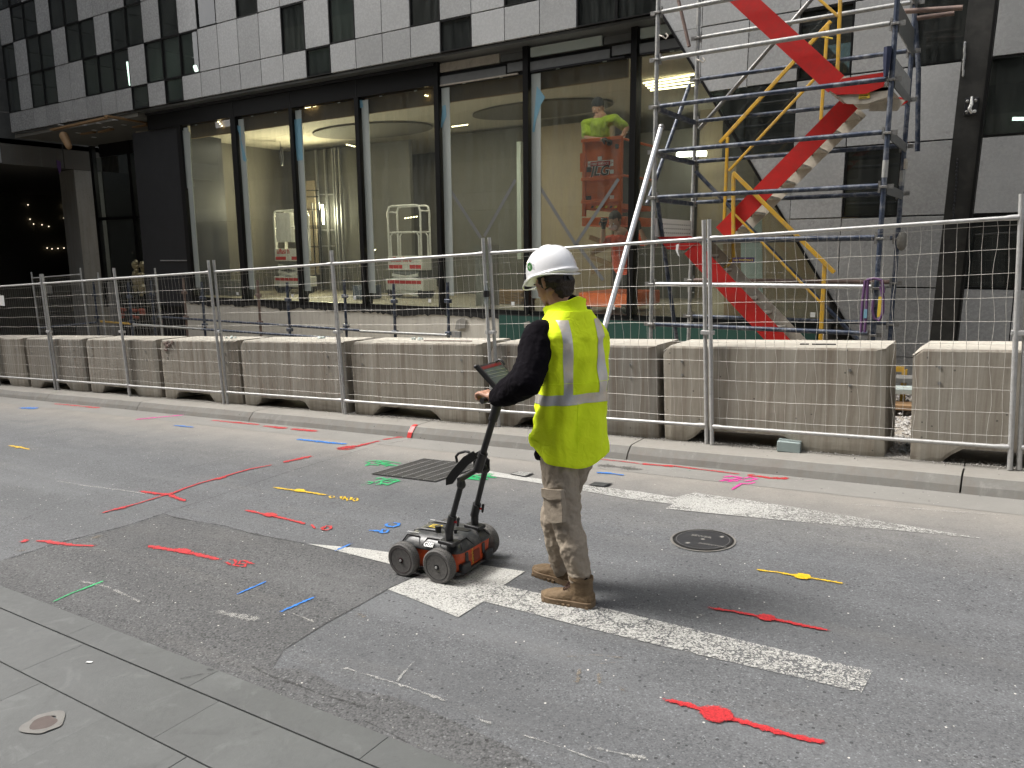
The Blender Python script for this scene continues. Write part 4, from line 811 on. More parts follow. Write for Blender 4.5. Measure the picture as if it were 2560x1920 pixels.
# rag snagged on a block, stones and tools lying on top
rg = MB()
for i in range(9): rg.ball(WY(423+rs.uniform(-11,11), 862+rs.uniform(-12,12), 6.455), rs.uniform(.02,.035), 8, 6, (1,.5,1))
tag(rg.build('rag_lump', M_BROWN), 'brown torn lump stuck to the face of a block near its top', 'rag')
def topz(x): return gz(x)+.125+.86
for (px, py), sc_, lab in (((578,843),(.17,.03,.02),'pale broken trowel lying on a block top at the left'),((1043,846),(.14,.03,.02),'pale clamp lying on the block top left of the man'),((800,847),(.05,.03,.02),'small pale lump on a block top')):
    p = WY(px, py, 6.75); p.z = topz(p.x)+.012; mm = MB()
    for k in range(5): mm.ball(p+Vector((rs.uniform(-.5,.5)*sc_[0], rs.uniform(-.05,.05), 0)), rs.uniform(.012,.024), 8, 6)
    tag(mm.build('scrap', M_PALEJ), lab, 'scrap')
for (a, b, lab) in (((1060,856),(1180,855),'thin timber stick lying on the block top left of the man'),((2000,856),(2022,864),'short black wire end on the block by the stair'),((2030,861),(2090,862),'thin black wire lying along the block by the stair')):
    p, q = WY(*a, 6.62), WY(*b, 6.62); p.z = topz(p.x)+.008; q.z = topz(q.x)+.008; tag(MB().tube(p, q, .006, n=6).build('stick', M_BROWN if 'timber' in lab else M_BLACKP), lab, 'stick')
p = WY(1972,1125,6.40); p.z = gz(p.x)+.125
tag(MB().box((-.09,-.04,0),(.09,.10,.085), Matrix.Translation(p) @ Matrix.Rotation(.12,4,'Z')).build('packer_block', simple('packer_grey_blue', (.30,.36,.35), .8, 0, .15, 20), bevel=.004), 'pale blue-grey packer brick pushed under the streaked block', 'brick')
p = WY(2263,1129,6.7); p.z = gz(p.x)+.155; bt = empty('plastic_bottle', p, 'clear crushed plastic bottle lying in the gap between blocks', 'bottle')
MB().path([p+Vector((-.02,-.06,0)), p+Vector((-.01,-.03,.0)), p+Vector((0,.04,.003)), p+Vector((.0,.08,.005)), p+Vector((0,.10,.006))], [.028,.034,.034,.018,.012], 12).build('body', M_BOTTLE, bt, True); MB().tube(p+Vector((0,.10,.006)), p+Vector((0,.115,.006)), .014).build('cap', M_BLACKP, bt)
# planks and a yellow frame seen through the gap
for i, (a, b, m__, lab) in enumerate((((-1.35,8.5),(-.3,8.75),M_PALEJ,'wide pale deck plank lying behind the gap, on top'),((-1.5,8.35),(-.2,8.5),M_BULK,'rough timber plank under the pale deck plank'),((-1.5,8.9),(-.3,9.0),M_GUTTER,'grey plank at the back behind the gap'))):
    mm = MB(); z = gz(-.8)+(.30,.17,.36)[i]; mm.bar((a[0],a[1],z),(b[0],b[1],z+.03), .24, .05); tag(mm.build('plank', m__, bevel=.004), lab, 'plank')
yf = empty('yellow_frame', (-.9,9.0,.2), 'yellow steel frame end standing behind the gap', 'frame')
a, b = WY(2240,923,9.1), WY(2262,923,9.1); MB().bar(a, b, .04, .05).build('top_bar', M_YELLOW, yf); MB().bar(b, (b.x,b.y,gz(b.x)+.1), .05, .05).build('leg', M_YELLOW, yf)

# ------------------------------------------------------------------ temporary fence
FH, FWD = 1.93, 2.16
def fence_panel(name='wire_fence'):
    f_ = empty(name, (0,0,0)); r_ = .018
    for x in (0, FWD): MB().tube((x,0,0),(x,0,FH), r_, n=12).build('post', M_GALV, f_, True)
    for z in (.165, 1.775):
        MB().path([(.01,0,z),(.05,-.004,z),(.10,-.006,z),(FWD-.10,-.006,z),(FWD-.05,-.004,z),(FWD-.01,0,z)], [.020,.021,.0155,.0155,.021,.020], 10).build('rail', M_GALV, f_, True)
    rr = random.Random(5); m_ = MB(); r0 = .0014
    nv = 27
    for i in range(nv):
        x = .06+(FWD-.12)*i/(nv-1); amp = rr.uniform(.0,.006) if rr.random() < .7 else .012
        m_.path([(x+amp*sin(z*11+i*2.1)+.002*rr.uniform(-1,1), .012, z) for z in [.15+1.64*j/16 for j in range(17)]], r0, 4, False)
    for j in range(10):
        z = .24+j*.165; m_.path([(.02+(FWD-.04)*k/10, .009, z+.004*sin(k*1.3+j)) for k in range(11)], r0, 4, False)
    o = m_.build('wire_mesh', M_WIRE, f_); o['kind'] = 'stuff'
    return f_
fproto = fence_panel()
FX = [(-17.55,'farthest fence panel at the left edge of the picture'),(-15.4,'second fence panel from the left edge of the picture'),(-13.35,'wire fence panel in front of the concrete column'),(-11.17,'wire fence panel in front of the yellow rail tube'),(-8.85,'wire fence panel in front of the first white lift'),(-6.60,'wire fence panel just left of the man'),(-4.40,'wire fence panel behind the man in the yellow vest'),(-2.135,'wire fence panel in front of the stair tower'),(.10,'fence panel past the right edge of the picture')]
for i, (x, lab) in enumerate(FX):
    o = fproto if i == 0 else copy_tree(fproto)
    y = 6.42 + (-.02 if i % 2 else .0); o.location = sl(x, y, .125); lean = (.012,-.006,.0,.004,-.008,.002,-.004,.0,.002)[i]
    o.rotation_euler = (lean, TILT, 0); nxt = FX[i+1][0] if i+1 < len(FX) else x+2.22
    wx = (nxt-.055-x)/cos(TILT); o.scale = (wx/FWD, 1, 1)
    tag(o, lab, 'fence panel', 'wire mesh fence panels along the kerb')
    c_ = sl(nxt-.03, 6.415, .125+.98)
    cl = tag(MB().box((-.055,-.030,-.018),(.055,.028,.018), Matrix.Translation(c_+Vector((-.049,0,0)))).build('fence_clamp', M_GALV, bevel=.006), 'steel clamp joining the posts '+('at the picture edge','of the two farthest panels','left of the concrete column','right of the concrete column','below the first white lift','below the second white lift, left of the man','right behind the tablet','in front of the stair foot','at the right edge of the picture')[i], 'clamp', 'clamps joining the fence panels')
def hgrey(name, x0, y0, x1, y1, Y, lab):
    return None
# second run of old panels behind, at the far end
for i, (xa, lab) in enumerate(((-17.6,'low inner fence panel behind the blocks at the far end, first'),(-15.45,'low inner fence panel behind the blocks, next to the blue tube'))):
    o = copy_tree(fproto); o.location = (xa-.6, 8.5+.3*i, -.25); o.rotation_euler = (0,TILT,0); o.scale = (.95,1,.86); tag(o, lab, 'fence panel', 'inner fence panels behind the blocks')
p = WY(121,724,8.7); tag(MB().box((-.16,0,-.09),(.16,.006,.09), Matrix.Translation(p)).build('blank_sign', M_MIDM), 'small blank grey board hung on the inner fence', 'board')
p = WY(4,750,6.40); tag(MB().box((-.12,-.004,-.10),(.10,.0,.08), Matrix.Translation(p)).build('paper_notice', M_LABELW), 'white sheet hung on the fence at the left edge', 'notice')
# bottle wedged between two fence posts, tag on the rail, banner strip
p = WY(1216,735,6.40); bt = empty('drink_bottle', p+Vector((0,0,-.11)), 'clear drink bottle with a black label wedged between fence posts', 'bottle')
MB().path([p+Vector((0,0,z)) for z in (-.115,-.09,-.05,.04,.075,.09,.115)], [.012,.030,.031,.030,.026,.013,.013], 12).build('body', M_BOTTLE, bt, True); MB().tube(p+Vector((0,0,-.03)), p+Vector((0,0,.035)), .032, n=14).build('wrapper', M_BLACKP, bt, True); MB().tube(p+Vector((0,0,.112)), p+Vector((0,0,.13)), .015).build('cap', M_LABELW, bt)
p = WY(1690,612,6.40); tag(MB().prism([p+Vector(q) for q in ((0,0,.0),(.025,0,.01),(.02,0,-.06),(.035,0,-.10),(.02,0,-.09),(.0,0,-.05))], (0,.002,0)).build('cloth_tag', M_LABELW), 'scrap of white cloth hanging from the fence rail', 'cloth')
ba = empty('fence_banner', WY(1860,653,6.43), 'small purple fence supplier banner strip on the wire', 'banner')
a, b = WY(1831,650,6.43), WY(1886,646,6.43); b.z = a.z+.0; MB().bar(a, b, .004, .042, (0,0,1)).build('strip', simple('banner_purple', (.05,.03,.10), .6), ba)
text('lettering', '1300 TEMP FENCE', .021, frame(a+Vector((.008,-.006,-.008)), b-a, (0,0,1)), M_LABELY, ba)

# ------------------------------------------------------------------ blue tube railing behind the blocks
rl = empty('tube_railing', (-10,9,0), 'railing of blue and rusty scaffold tubes on standards behind the blocks', 'railing')
def standard(px, ytop, Y, mat, zb=-.9, par=None, r_=.024):
    a = WY(px, 800, Y); t_ = WY(px, ytop, Y).z; MB().tube((a.x,Y,zb+gz(a.x)*.0),(a.x,Y,t_), r_, n=10).build('standard', mat, par, True)
    for z in (t_-.28, t_-.77):
        MB().box((a.x-.05,Y-.035,z-.03),(a.x+.05,Y+.035,z+.03)).build('coupler', mat, par, bevel=.006, seg=1)
for px, yt, Y, m_ in ((243,706,9.2,M_BLUE),(386,702,9.2,M_BLUE),(466,696,9.2,M_BROWN),(650,700,9.2,M_BROWN),(865,698,9.2,M_BLUE),(987,709,9.2,M_BLUE),(1121,706,9.2,M_BLUE),(329,706,8.5,M_BLUE),(511,705,8.5,M_BLUE),(723,706,8.5,M_BLUE)): standard(px, yt, Y, m_, -1.0, rl)
def rail(a, b, Y, mat, par, nm='ledger', r_=.022, Y2=None):
    p, q = WY(*a, Y), WY(*b, Y2 or Y); return MB().tube(p, q, r_, n=10).build(nm, mat, par, True)
rail((395,792),(900,826),9.15,M_BLUE,rl); rail((900,828),(1118,838),9.15,M_PALE,rl); rail((333,811),(505,823),8.45,M_PALE,rl); rail((505,823),(845,846),8.45,M_BLUE,rl); rail((845,846),(1115,858),8.45,M_BLUE,rl)
rail((253,804),(333,810),9.2,M_YELLOW,rl,Y2=8.5); rail((100,820),(243,806),8.2,M_BLUE,rl,Y2=9.2)
p = WY(1150,835,9.1); MB().box((p.x-.12,9.05,p.z-.05),(p.x+.03,9.1,p.z+.04)).build('end_plate', M_PALE, rl)
# cream timber posts and clutter at the driveway door
tag(MB().box((WY(281,750,9.6).x-.06,9.55,-1),(WY(281,750,9.6).x+.06,9.65,WY(270,705,9.6).z)).build('timber_post', M_GUTTER), 'pale timber post standing behind the blocks near the driveway', 'post')
mm = MB()
for i in range(26): p = WY(345+rs.uniform(-14,14), 700+rs.uniform(-45,40), 10.9); mm.ball(p, rs.uniform(.06,.13), 7, 5, (1,.6,rs.uniform(.6,1.4)))
foil = simple('gold_foil', (.42,.36,.20), .28, .6, .4, 9, .8, 14); tag(mm.build('foil_wrap', foil), 'crumpled gold foil bundle by the entry door', 'foil bundle')
mm = MB()
for i in range(14): p = WY(335+rs.uniform(-32,40), 785+rs.uniform(-12,10), 9.9); mm.ball(p, rs.uniform(.05,.09), 7, 5, (1.4,.7,.6))
tag(mm.build('orange_bags', simple('rust_orange', (.28,.06,.03), .8, 0, .3, 8)), 'heap of rust-orange bags lying by the entry', 'bags', kind='stuff')

# ------------------------------------------------------------------ scaffold stair tower
XL, XR, YF, YB = -3.54, -1.185, 8.3, 9.53
tw = empty('scaffold_stair_tower', (-2.4, 8.9, gz(-2.4)+.1), 'scaffold tower with blue tubes, red stair flights and yellow handrails', 'scaffold tower')
PS = random.Random(2)
for x, y, m_ in ((XL,YF,M_PALE),(XR,YF,M_BLUE),(XL,YB,M_PALE),(XR,YB,M_BLUE)):
    z = gz(x)+.1
    MB().tube((x,y,z),(x,y,5.35), .0242, n=14).build('standard', m_, tw, True)
    for zz in (2.45,4.45): MB().tube((x,y,zz),(x,y,zz+.16), .027, n=14).build('spigot_sleeve', M_PALE, tw, True)
LV = [.94,1.40,1.88,2.365,2.86,3.34,3.83,4.31,4.80]
def cup(x, y, z, m_=M_COUP, dx=1):
    MB().box((x-.034,y-.038,z-.014),(x+.034,y+.038,z+.008)).build('coupler', m_, tw, bevel=.003, seg=1)
    MB().box((x+dx*.030,y-.018,z-.055),(x+dx*.048,y+.018,z+.055)).build('wedge', M_BLACKM if m_ is M_BLUE else M_COUP, tw)
    MB().box((x-dx*.085,y-.008,z-.022),(x-dx*.03,y+.012,z+.022)).build('fin', M_COUP, tw)
lcol = {.94:M_BLUE,1.40:M_ALU,1.88:M_BLUE,2.365:M_BLUE,2.86:M_BLUE,3.34:M_BLUE,3.83:M_PALE,4.31:M_PALE,4.80:M_BLUE}
for z in LV:
    for y in (YF, YB):
        if y == YB and z == .94: zz = z
        m_ = lcol[z] if y == YF else (M_BROWN if z == 1.40 else (M_PALE if z in (4.31,) else M_BLUE))
        MB().tube((XL+.05,y,z),(XR-.05,y,z+.01), .0242, n=12).build('ledger', m_, tw, True)
        for x, s_ in ((XL,1),(XR,-1)): cup(x, y, z, M_COUP, s_)
    if z in (2.365,2.86,3.34): MB().bar((XL,YF+.04,z-.02),(XL,YB-.04,z-.02), .045, .05).build('transom', M_BLUE, tw)
    if z > 2.2 and z < 4.5: MB().bar((XR+.02,YF+.04,z-.02),(XR+.02,YB-.04,z-.02), .012, .09).build('transom', M_MIDM, tw)
    if z in (3.34,3.83): MB().bar((XR+.01,YF+.04,z+.10),(XR+.01,YB-.04,z+.10), .012, .20).build('toe_board', M_PALE if z < 3.5 else M_MIDM, tw)
# galvanised toe board with punched holes
MB().box((XL-.006,YF+.05,1.93),(XL+.006,YB-.05,2.14)).build('toe_board', simple('bright_zinc', (.72,.72,.70), .4, .1, .12, 14, .05, 90), tw)
ho = MB()
for i in range(16):
    for j in range(3): c = Vector((XL+.007, YF+.2+i*.062, 1.98+j*.05)); ho.tube(c, c+Vector((.003,0,0)), .009, n=6)
ho.build('punched_holes', M_DARKM, tw)['kind'] = 'stuff'
# braces
def pr3(x, y, Y): return WY(1600+x/2.304, y/2.304, Y)
def pk(x, y, Y): return WY(1600+x/3.16, 400+y/3.16, Y)
def brace(p, q, m_, nm='brace', r_=.0242): return MB().tube(p, q, r_, n=12).build(nm, m_, tw, True)
brace(pr3(1010,-30,YB+.07), pr3(340,745,YB+.07), M_COUP); brace(pk(440,90,YB-.06), pk(1720,1420,YB-.06), M_BLUE); brace(pr3(285,490,YB-.05), pr3(40,1175,YF+.05), M_BLUE)
brace(pr3(212,-40,YB-.06), pr3(284,268,YB-.06), M_BROWN, r_=.021); brace(pr3(100,1155,YF+.06), pk(290,1420,YF+.5), M_BLUE); brace(pr3(1575,-20,YB+.25), pr3(1604,400,YB+.25), M_BLUE, 'tie_tube', .026); brace(pr3(1604,400,YB+.25), pr3(1598,872,YB+.25), M_BLUE, 'tie_tube', .026)
brace(pr3(1520,66,YB-.2), pr3(1858,44,YB-.2), M_BROWN, 'tie_tube', .026); brace(pr3(1590,106,YB+.1), pr3(1810,76,YB+.1), M_BROWN, 'tie_tube', .024)
# aluminium raker propped against the tower
rk = brace(WY(1653,318,YF-.04), WY(1503,848,7.14), M_ALU, 'raker', .030); MB().ball(WY(1653,318,YF-.04), .036, 10, 8).build('swivel_coupler', M_COUP, tw)
for (px, py, Y) in ((1655,92,YF-.03),(1748,152,YB-.05)):  # spare couplers clipped to the standards
    c = WY(px, py, Y); MB().path([c+Vector((-.03,0,.02)), c+Vector((.01,-.02,-.0)), c+Vector((.05,-.01,-.03)), c+Vector((.07,0,.0)), c+Vector((.04,.01,.03))], .008, 6).build('wing_coupler', M_TREAD, tw)
# stair flights
def flight(name, top, bot, y0, y1, n, up_dir, red=True, plate=.20, label=None):
    """top, bot: (x, z) of the near stringer's centre line."""
    fl = empty(name, (bot[0], y0, bot[1])); fl.parent = tw; fl.location = Vector((bot[0], y0, bot[1]))-org(tw); ORG[fl.name] = Vector((bot[0], y0, bot[1]))
    if label: fl['label'] = label
    t_, b_ = Vector((top[0],0,top[1])), Vector((bot[0],0,bot[1])); d = (t_-b_).normalized(); nrm = Vector((-d.z,0,d.x)); nrm = nrm if nrm.z > 0 else -nrm
    for y, m_ in ((y0, M_RED), (y1-.006, M_TREAD)):
        pl_ = [b_-nrm*plate/2, t_-nrm*plate/2, t_+nrm*plate/2, b_+nrm*plate/2]
        MB().prism([p+Vector((0,y,0)) for p in pl_], (0,.006,0)).build('stringer', m_, fl)
    for i in range(n):
        c = b_.lerp(t_, (i+.5)/n)-nrm*.02; s_ = 1 if (t_.x-b_.x) > 0 else -1
        MB().box((c.x-.085,y0+.008,c.z-.012),(c.x+.085,y1-.008,c.z+.012)).build('tread', M_TREAD, fl)
        MB().box((c.x-s_*.075-.008,y0+.009,c.z-.032),(c.x-s_*.075+.008,y1-.009,c.z-.0125)).build('tread_lip', M_BROWN, fl)
    return fl
a1, a2 = pr3(600,0,8.45), pr3(1130,485,8.45); d_ = (Vector((a1.x,0,a1.z))-Vector((a2.x,0,a2.z))).normalized()
flight('stair_flight', (a1.x+d_.x*.8, a1.z+d_.z*.8), (a2.x, a2.z), 8.45, 8.88, 9, 1, label='upper flight, red plate seen from outside')
b1, b2 = pr3(1215,588,8.95), pr3(470,1345,8.95); flight('stair_flight', (b1.x, b1.z), (b2.x, b2.z), 8.95, 9.47, 8, 1, label='middle flight with aluminium treads seen from below')
c1, c2 = pk(400,690,8.45), pk(1290,1640,8.45); flight('stair_flight', (c1.x, c1.z), (c2.x, c2.z), 8.45, 8.98, 8, -1, label='lowest flight, treads seen from above')
# landings
def poly3(pts, Y, f=pr3): return [f(x, y, Y) for x, y in pts]
MB().prism(poly3([(1090,520),(1165,452),(1432,412),(1400,500),(1300,540),(1130,545)], 8.44), (0,.008,0)).build('landing_plate', M_RED, tw)
MB().prism(poly3([(1130,545),(1300,540),(1400,485),(1470,470),(1420,560),(1300,600),(1190,598)], 8.46), (0,.008,0)).build('landing_plate', M_TREAD, tw)
lz = pr3(1300,520,8.5).z
MB().box((-1.72,8.46,lz-.03),(-1.22,9.45,lz)).build('landing_deck', M_TREAD, tw)
MB().prism(poly3([(1325,600),(1450,570),(1530,575),(1480,640),(1320,640)], 8.97), (0,.008,0)).build('landing_plate', M_TREAD, tw); MB().prism(poly3([(1450,560),(1520,560),(1545,585),(1490,620),(1440,630)], 9.2), (0,.008,0)).build('landing_plate', M_RED, tw)
p = pr3(1292,543,8.45); lb_ = MB().box((p.x-.05,8.452,p.z-.04),(p.x+.05,8.456,p.z+.04)).build('warning_label', M_LABELY, tw)
for i in range(4): MB().box((p.x-.04,8.4505,p.z+.02-.018*i),(p.x+.035-.012*(i%2),8.4515,p.z+.026-.018*i)).build('label_line', M_TXTK, tw)
MB().prism(poly3([(140,608),(400,600),(455,650),(350,712),(215,705)], 8.44, pk), (0,.008,0)).build('landing_plate', M_RED, tw)
MB().box((XL+.08,8.46,1.86),(-2.75,9.45,1.90)).build('landing_deck', M_TREAD, tw)
# yellow handrails
def yb(p, q, f, Y, wd=.042): return MB().bar(f(*p, Y), f(*q, Y), .03, wd).build('handrail', M_YELLOW, tw, bevel=.005, seg=1)
yb((460,822),(1100,122),pr3,9.50); yb((505,790),(485,1275),pr3,9.46,.035); yb((1082,135),(1042,695),pr3,9.46,.035); yb((512,985),(1012,448),pr3,9.46,.028)
yb((1155,-30),(1138,412),pr3,8.92,.036); yb((1020,-15),(1142,95),pr3,8.92,.028)
yb((735,100),(1535,890),pk,8.90,.045); yb((738,120),(738,780),pk,8.92,.040); yb((1460,820),(1425,1450),pk,8.92,.042); yb((750,430),(1425,1125),pk,8.92,.024); yb((735,785),(655,870),pk,8.92,.036)
p, q = pr3(1045,212,9.4), pr3(1110,222,9.4); brace(p, q, M_LABELY, 'hook', .008)
# slings hung on the right standard
sg = empty('lifting_slings', pk(1790,1000,8.25), 'purple lifting slings looped over the right tower standard', 'sling')
purple = simple('sling_purple', (.10,.045,.12), .8, 0, .2, 20)
for ps in ([(1780,950),(1760,1100),(1745,1360)], [(1800,955),(1795,1060),(1790,1180),(1775,1360)], [(1790,950),(1850,935),(1910,950),(1925,1050)], [(1845,1100),(1835,1180),(1850,1250),(1890,1270),(1920,1200),(1920,1080),(1900,1000)]):
    MB().path([pk(x, y, 8.24) for x, y in ps], .014, 8).build('webbing', purple, sg, True)
MB().bar(pk(1783,1180,8.22), pk(1778,1250,8.22), .03, .006, (0,1,0)).build('tag', M_BLUETAPE, sg)
tag(MB().bar(pk(1898,1080,8.24), pk(1885,1240,8.24), .006, .03, (0,0,1)).build('wrapped_strip', M_LABELY), 'yellow and white strip taped to the tower standard', 'strip')
MB().tube(pr3(1528,915,YB), pr3(1526,975,YB), .0265).build('pale_band', M_TREAD, tw)
p = pk(2070,640,9.45); tag(MB().ball(p, .07, 10, 8, (.8,.6,1.5)).build('grey_glove', M_IGREY), 'dark glove stuck on the back tower standard', 'glove')
p = pr3(1425,310,8.26); tag(MB().path([p+Vector((0,0,.06)), p+Vector((0,0,.0)), p+Vector((.0,0,-.12)), p+Vector((0,0,-.2))], [.035,.035,.028,.02], 8).build('tool_pouch', simple('navy_cloth', (.012,.018,.05), .8)), 'navy cloth wrap hung at the right end of a ledger', 'cloth wrap')

# ------------------------------------------------------------------ black steel column with plate and bracket
a, b = WY(2421,0,9.5), WY(2324,850,9.5); sc_ = empty('steel_column', (b.x,9.5,gz(b.x)+.1), 'tall black steel column with a bolted bracket, right of the stair tower', 'column')
wdt = .185; Mx = lambda z: b.x+(a.x-b.x)*(z-b.z)/(a.z-b.z)
def colbar(x0, x1, y0, y1, z0, z1, mat, nm, bev=0):
    m_ = MB(); m_.loft([[Vector((Mx(z)+xx, yy, z)) for xx, yy in ((x0,y0),(x1,y0),(x1,y1),(x0,y1))] for z in (z0, z1)]); return m_.build(nm, mat, sc_, bevel=bev, seg=1)
colbar(0, .26, 9.5, 9.512, .0, 5.6, M_STEELCOL, 'flange'); colbar(.10, .115, 9.512, 9.72, .0, 5.6, M_STEELCOL, 'web'); colbar(0, .26, 9.72, 9.732, .0, 5.6, M_STEELCOL, 'flange'); colbar(.235, .262, 9.47, 9.498, .0, 5.6, M_BLACKM, 'cover_strip')
zc = WY(2400,265,9.5).z; colbar(.075, .195, 9.485, 9.499, zc-.10, zc+.07, M_DARKM, 'bracket_plate', .004)
for q in ((.10,.045),(.17,.045),(.10,-.06),(.17,-.06)): p = Vector((Mx(zc)+q[0], 9.47, zc+q[1]-.01)); MB().ball(p, .017, 10, 8, (1,.6,1)).build('bolt', M_WHITEP if q == (.17,-.06) else M_COUP, sc_)
MB().path([Vector((Mx(zc)+.135,9.46,zc+.075)), Vector((Mx(zc)+.14,9.43,zc+.0)), Vector((Mx(zc)+.125,9.42,zc-.05)), Vector((Mx(zc)+.15,9.44,zc-.09))], [.01,.016,.018,.012], 8).build('bracket_hook', M_WHITEP, sc_, True)
for (x, y0, y1, m_) in ((2413,108,188,M_PALE),(2394,400,560,M_DARKM)):
    p, q = WY(x, y0, 9.49), WY(x-(y1-y0)*.075, y1, 9.49); mm = MB(); rr = random.Random(4)
    for i in range(18): mm.ball(p.lerp(q, i/17)+Vector((rr.uniform(-.004,.004),0,0)), .012, 7, 5, (1,.6,1.5))
    mm.build('weld_bead', m_, sc_)
# ------------------------------------------------------------------ survey cart
CX, CY = -2.70, 3.385; z0 = gz(CX)
ct = empty('survey_cart', (CX, CY, z0), 'black and orange four-wheeled ground radar cart pushed by the man in the yellow vest', 'survey cart')
O_ = Vector((CX, CY, z0))
def rr_ring(x0, x1, y0, y1, r_, z, n=5, o=O_):
    out = []
    for cx, cy, a0 in ((x1-r_,y1-r_,0),(x0+r_,y1-r_,90),(x0+r_,y0+r_,180),(x1-r_,y0+r_,270)):
        for i in range(n+1):
            a = radians(a0+90*i/n); out.append(o+Vector((cx+r_*cos(a), cy+r_*sin(a), z)))
    return out
BX0, BX1, BY0, BY1 = -.215, .205, -.165, .185
MB().loft([rr_ring(BX0+k, BX1-k, BY0+k, BY1-k, .05, z) for k, z in ((.03,.030),(.012,.045),(.008,.07),(.0,.150),(-.002,.158))]).build('lower_shell', M_CART, ct, True)
MB().loft([rr_ring(BX0-.002, BX1+.002, BY0-.002, BY1+.002, .052, z) for z in (.030,.044)]).build('skid_band', M_LID, ct, True)
for y in (BY0+.02, BY1-.10): MB().box((BX1-.02,y,.035),(BX1+.016,y+.08,.092), Matrix.Translation(O_)).build('bumper', M_DARKM, ct, bevel=.008)
MB().loft([rr_ring(BX0-.010+k, BX1+.010-k, BY0-.010+k, BY1+.010-k, .06, z) for k, z in ((.002,.156),(.0,.162),(.002,.172),(.03,.205),(.055,.222),(.08,.226),(.14,.227))]).build('lid', M_LID, ct, True)
# lid ribs and trapezoid recess frames
for y in (-.055,.085): MB().path([O_+Vector(p) for p in ((BX0+.03,y,.213),(BX0+.08,y,.229),(-.02,y,.231))], .010, 8).build('lid_rib', M_LID, ct, True)
def trap(x0, x1, side):
    y = BY0-.012 if side == 'y' else None; pts = [(x0,.168),(x0+.025,.212),(x1-.025,.212),(x1,.168)]
    if side == 'y': q = [O_+Vector((x, BY0-.004+(z-.168)*.75, z+.004)) for x, z in pts]
    else: q = [O_+Vector((BX1+.006-(z-.168)*.75, x, z+.004)) for x, z in pts]
    MB().path(q, .0045, 6).build('lid_rib', M_BLACKP, ct, True)
trap(-.20,-.06,'y'); trap(-.05,.09,'y'); trap(-.13,-.02,'x'); trap(.04,.15,'x')
# end face: grille strips, hand hold, lettering
e = BX1+.001
for y in (-.085,.085): MB().box((e-.003,y-.014,.085),(e+.003,y+.014,.146), Matrix.Translation(O_)).build('end_strip', M_LID, ct, bevel=.003)
MB().box((e-.02,-.018,.060),(e+.0025,.050,.135), Matrix.Translation(O_)).build('hand_recess', simple('cart_recess', (.20,.03,.012), .6), ct, bevel=.012, seg=3)
text('lettering', 'UtilityScan', .024, frame(O_+Vector((e+.004,-.028,.062)), (0,0,1), (0,-1,0)), M_LABELY, ct)
text('lettering', 'GSSI', .036, frame(O_+Vector((-.032,BY0-.0105,.180)), (1,0,0), (0,.62,.78)), M_LABELW, ct, .001, .0012)
text('lettering', 'utilityscan', .020, frame(O_+Vector((-.185,-.125,.2295)), (1,0,0), (0,1,0)), M_LABELW, ct); text('lettering', 'utilityscan', .020, frame(O_+Vector((-.19,.10,.2295)), (1,0,0), (0,1,0)), M_LABELW, ct)
MB().box((-.12,-.005,.2275),(-.05,.045,.229), Matrix.Translation(O_)).build('label', M_LABELY, ct)
for i in range(3): MB().box((-.113,.003+.013*i,.2288),(-.057-.01*i,.010+.013*i,.2296), Matrix.Translation(O_)).build('label_line', M_TXTK, ct)
# carry-handle hollow, filler knobs, connectors
MB().loft([rr_ring(.04, .15, .015, .06, .02, z) for z in (.2262,.2285)]).build('carry_slot', M_BLACKM, ct)
for x, y, r_, h in ((-.01,-.055,.018,.035),(.095,-.03,.010,.022),(-.03,.14,.012,.024),(.02,.05,.008,.012)): MB().tube(O_+Vector((x,y,.222)), O_+Vector((x,y,.228+h)), r_, n=14).build('knob', M_BLACKP if r_ > .0125 or h < .023 else M_COUP, ct, True)
MB().path([O_+Vector((-.012+.014*cos(a), .14, .245+.014*sin(a))) for a in [i*pi/6 for i in range(12)]], .002, 6, closed=True).build('pin_ring', M_COUP, ct)
# wheels
def wheel(x, y, hubm):
    c = O_+Vector((x, y, .099)); s_ = -1 if y < 0 else 1; n = 44
    wv = empty('wheel', c); wv.parent = ct; wv.location = c-org(ct); ORG[wv.name] = c
    prof = [(.076,-.028),(.090,-.030),(.098,-.023),(.099,-.008),(.099,.008),(.098,.023),(.090,.030),(.076,.028)]
    MB().loft([[c+Vector((r_*cos(2*pi*i/n), yy, r_*sin(2*pi*i/n))) for i in range(n)] for r_, yy in prof]).build('tyre', M_TYRE, wv, True)
    tr_ = MB()
    for i in range(n):
        a = 2*pi*i/n
        for sgn in (1,-1):
            a2 = a+sgn*2*pi*1.6/n; tr_.bar(c+Vector((.0985*cos(a),-.023,.0985*sin(a))), c+Vector((.0985*cos(a2),.023,.0985*sin(a2))), .0018, .003, (cos(a),0,sin(a)))
    tr_.build('tread_pattern', simple('tread_pale', (.14,.135,.125), .9), wv)['kind'] = 'stuff'
    ho_ = s_*.026
    MB().loft([[c+Vector((r_*cos(2*pi*i/n), yy, r_*sin(2*pi*i/n))) for i in range(n)] for r_, yy in ((.077,ho_),(.074,ho_+s_*.004),(.070,ho_-s_*.002),(.060,ho_-s_*.010),(.020,ho_-s_*.004),(.016,ho_+s_*.004),(.012,ho_+s_*.006))]).build('hub', hubm, wv, True)
    for k in range(5):
        a = 2*pi*k/5+.4; MB().bar(c+Vector((.016*cos(a),ho_,.016*sin(a))), c+Vector((.066*cos(a),ho_-s_*.006,.066*sin(a))), .010, .004, (0,1,0)).build('spoke', hubm, wv, bevel=.002, seg=1)
    MB().tube(c+Vector((0,ho_,0)), c+Vector((0,ho_+s_*.010,0)), .0075, n=12).build('axle_cap', M_GALV, wv)
wheel(-.148, -.215, M_HUBR); wheel(.108, -.215, M_HUB); wheel(-.148, .235, M_HUB); wheel(.108, .235, M_HUB)
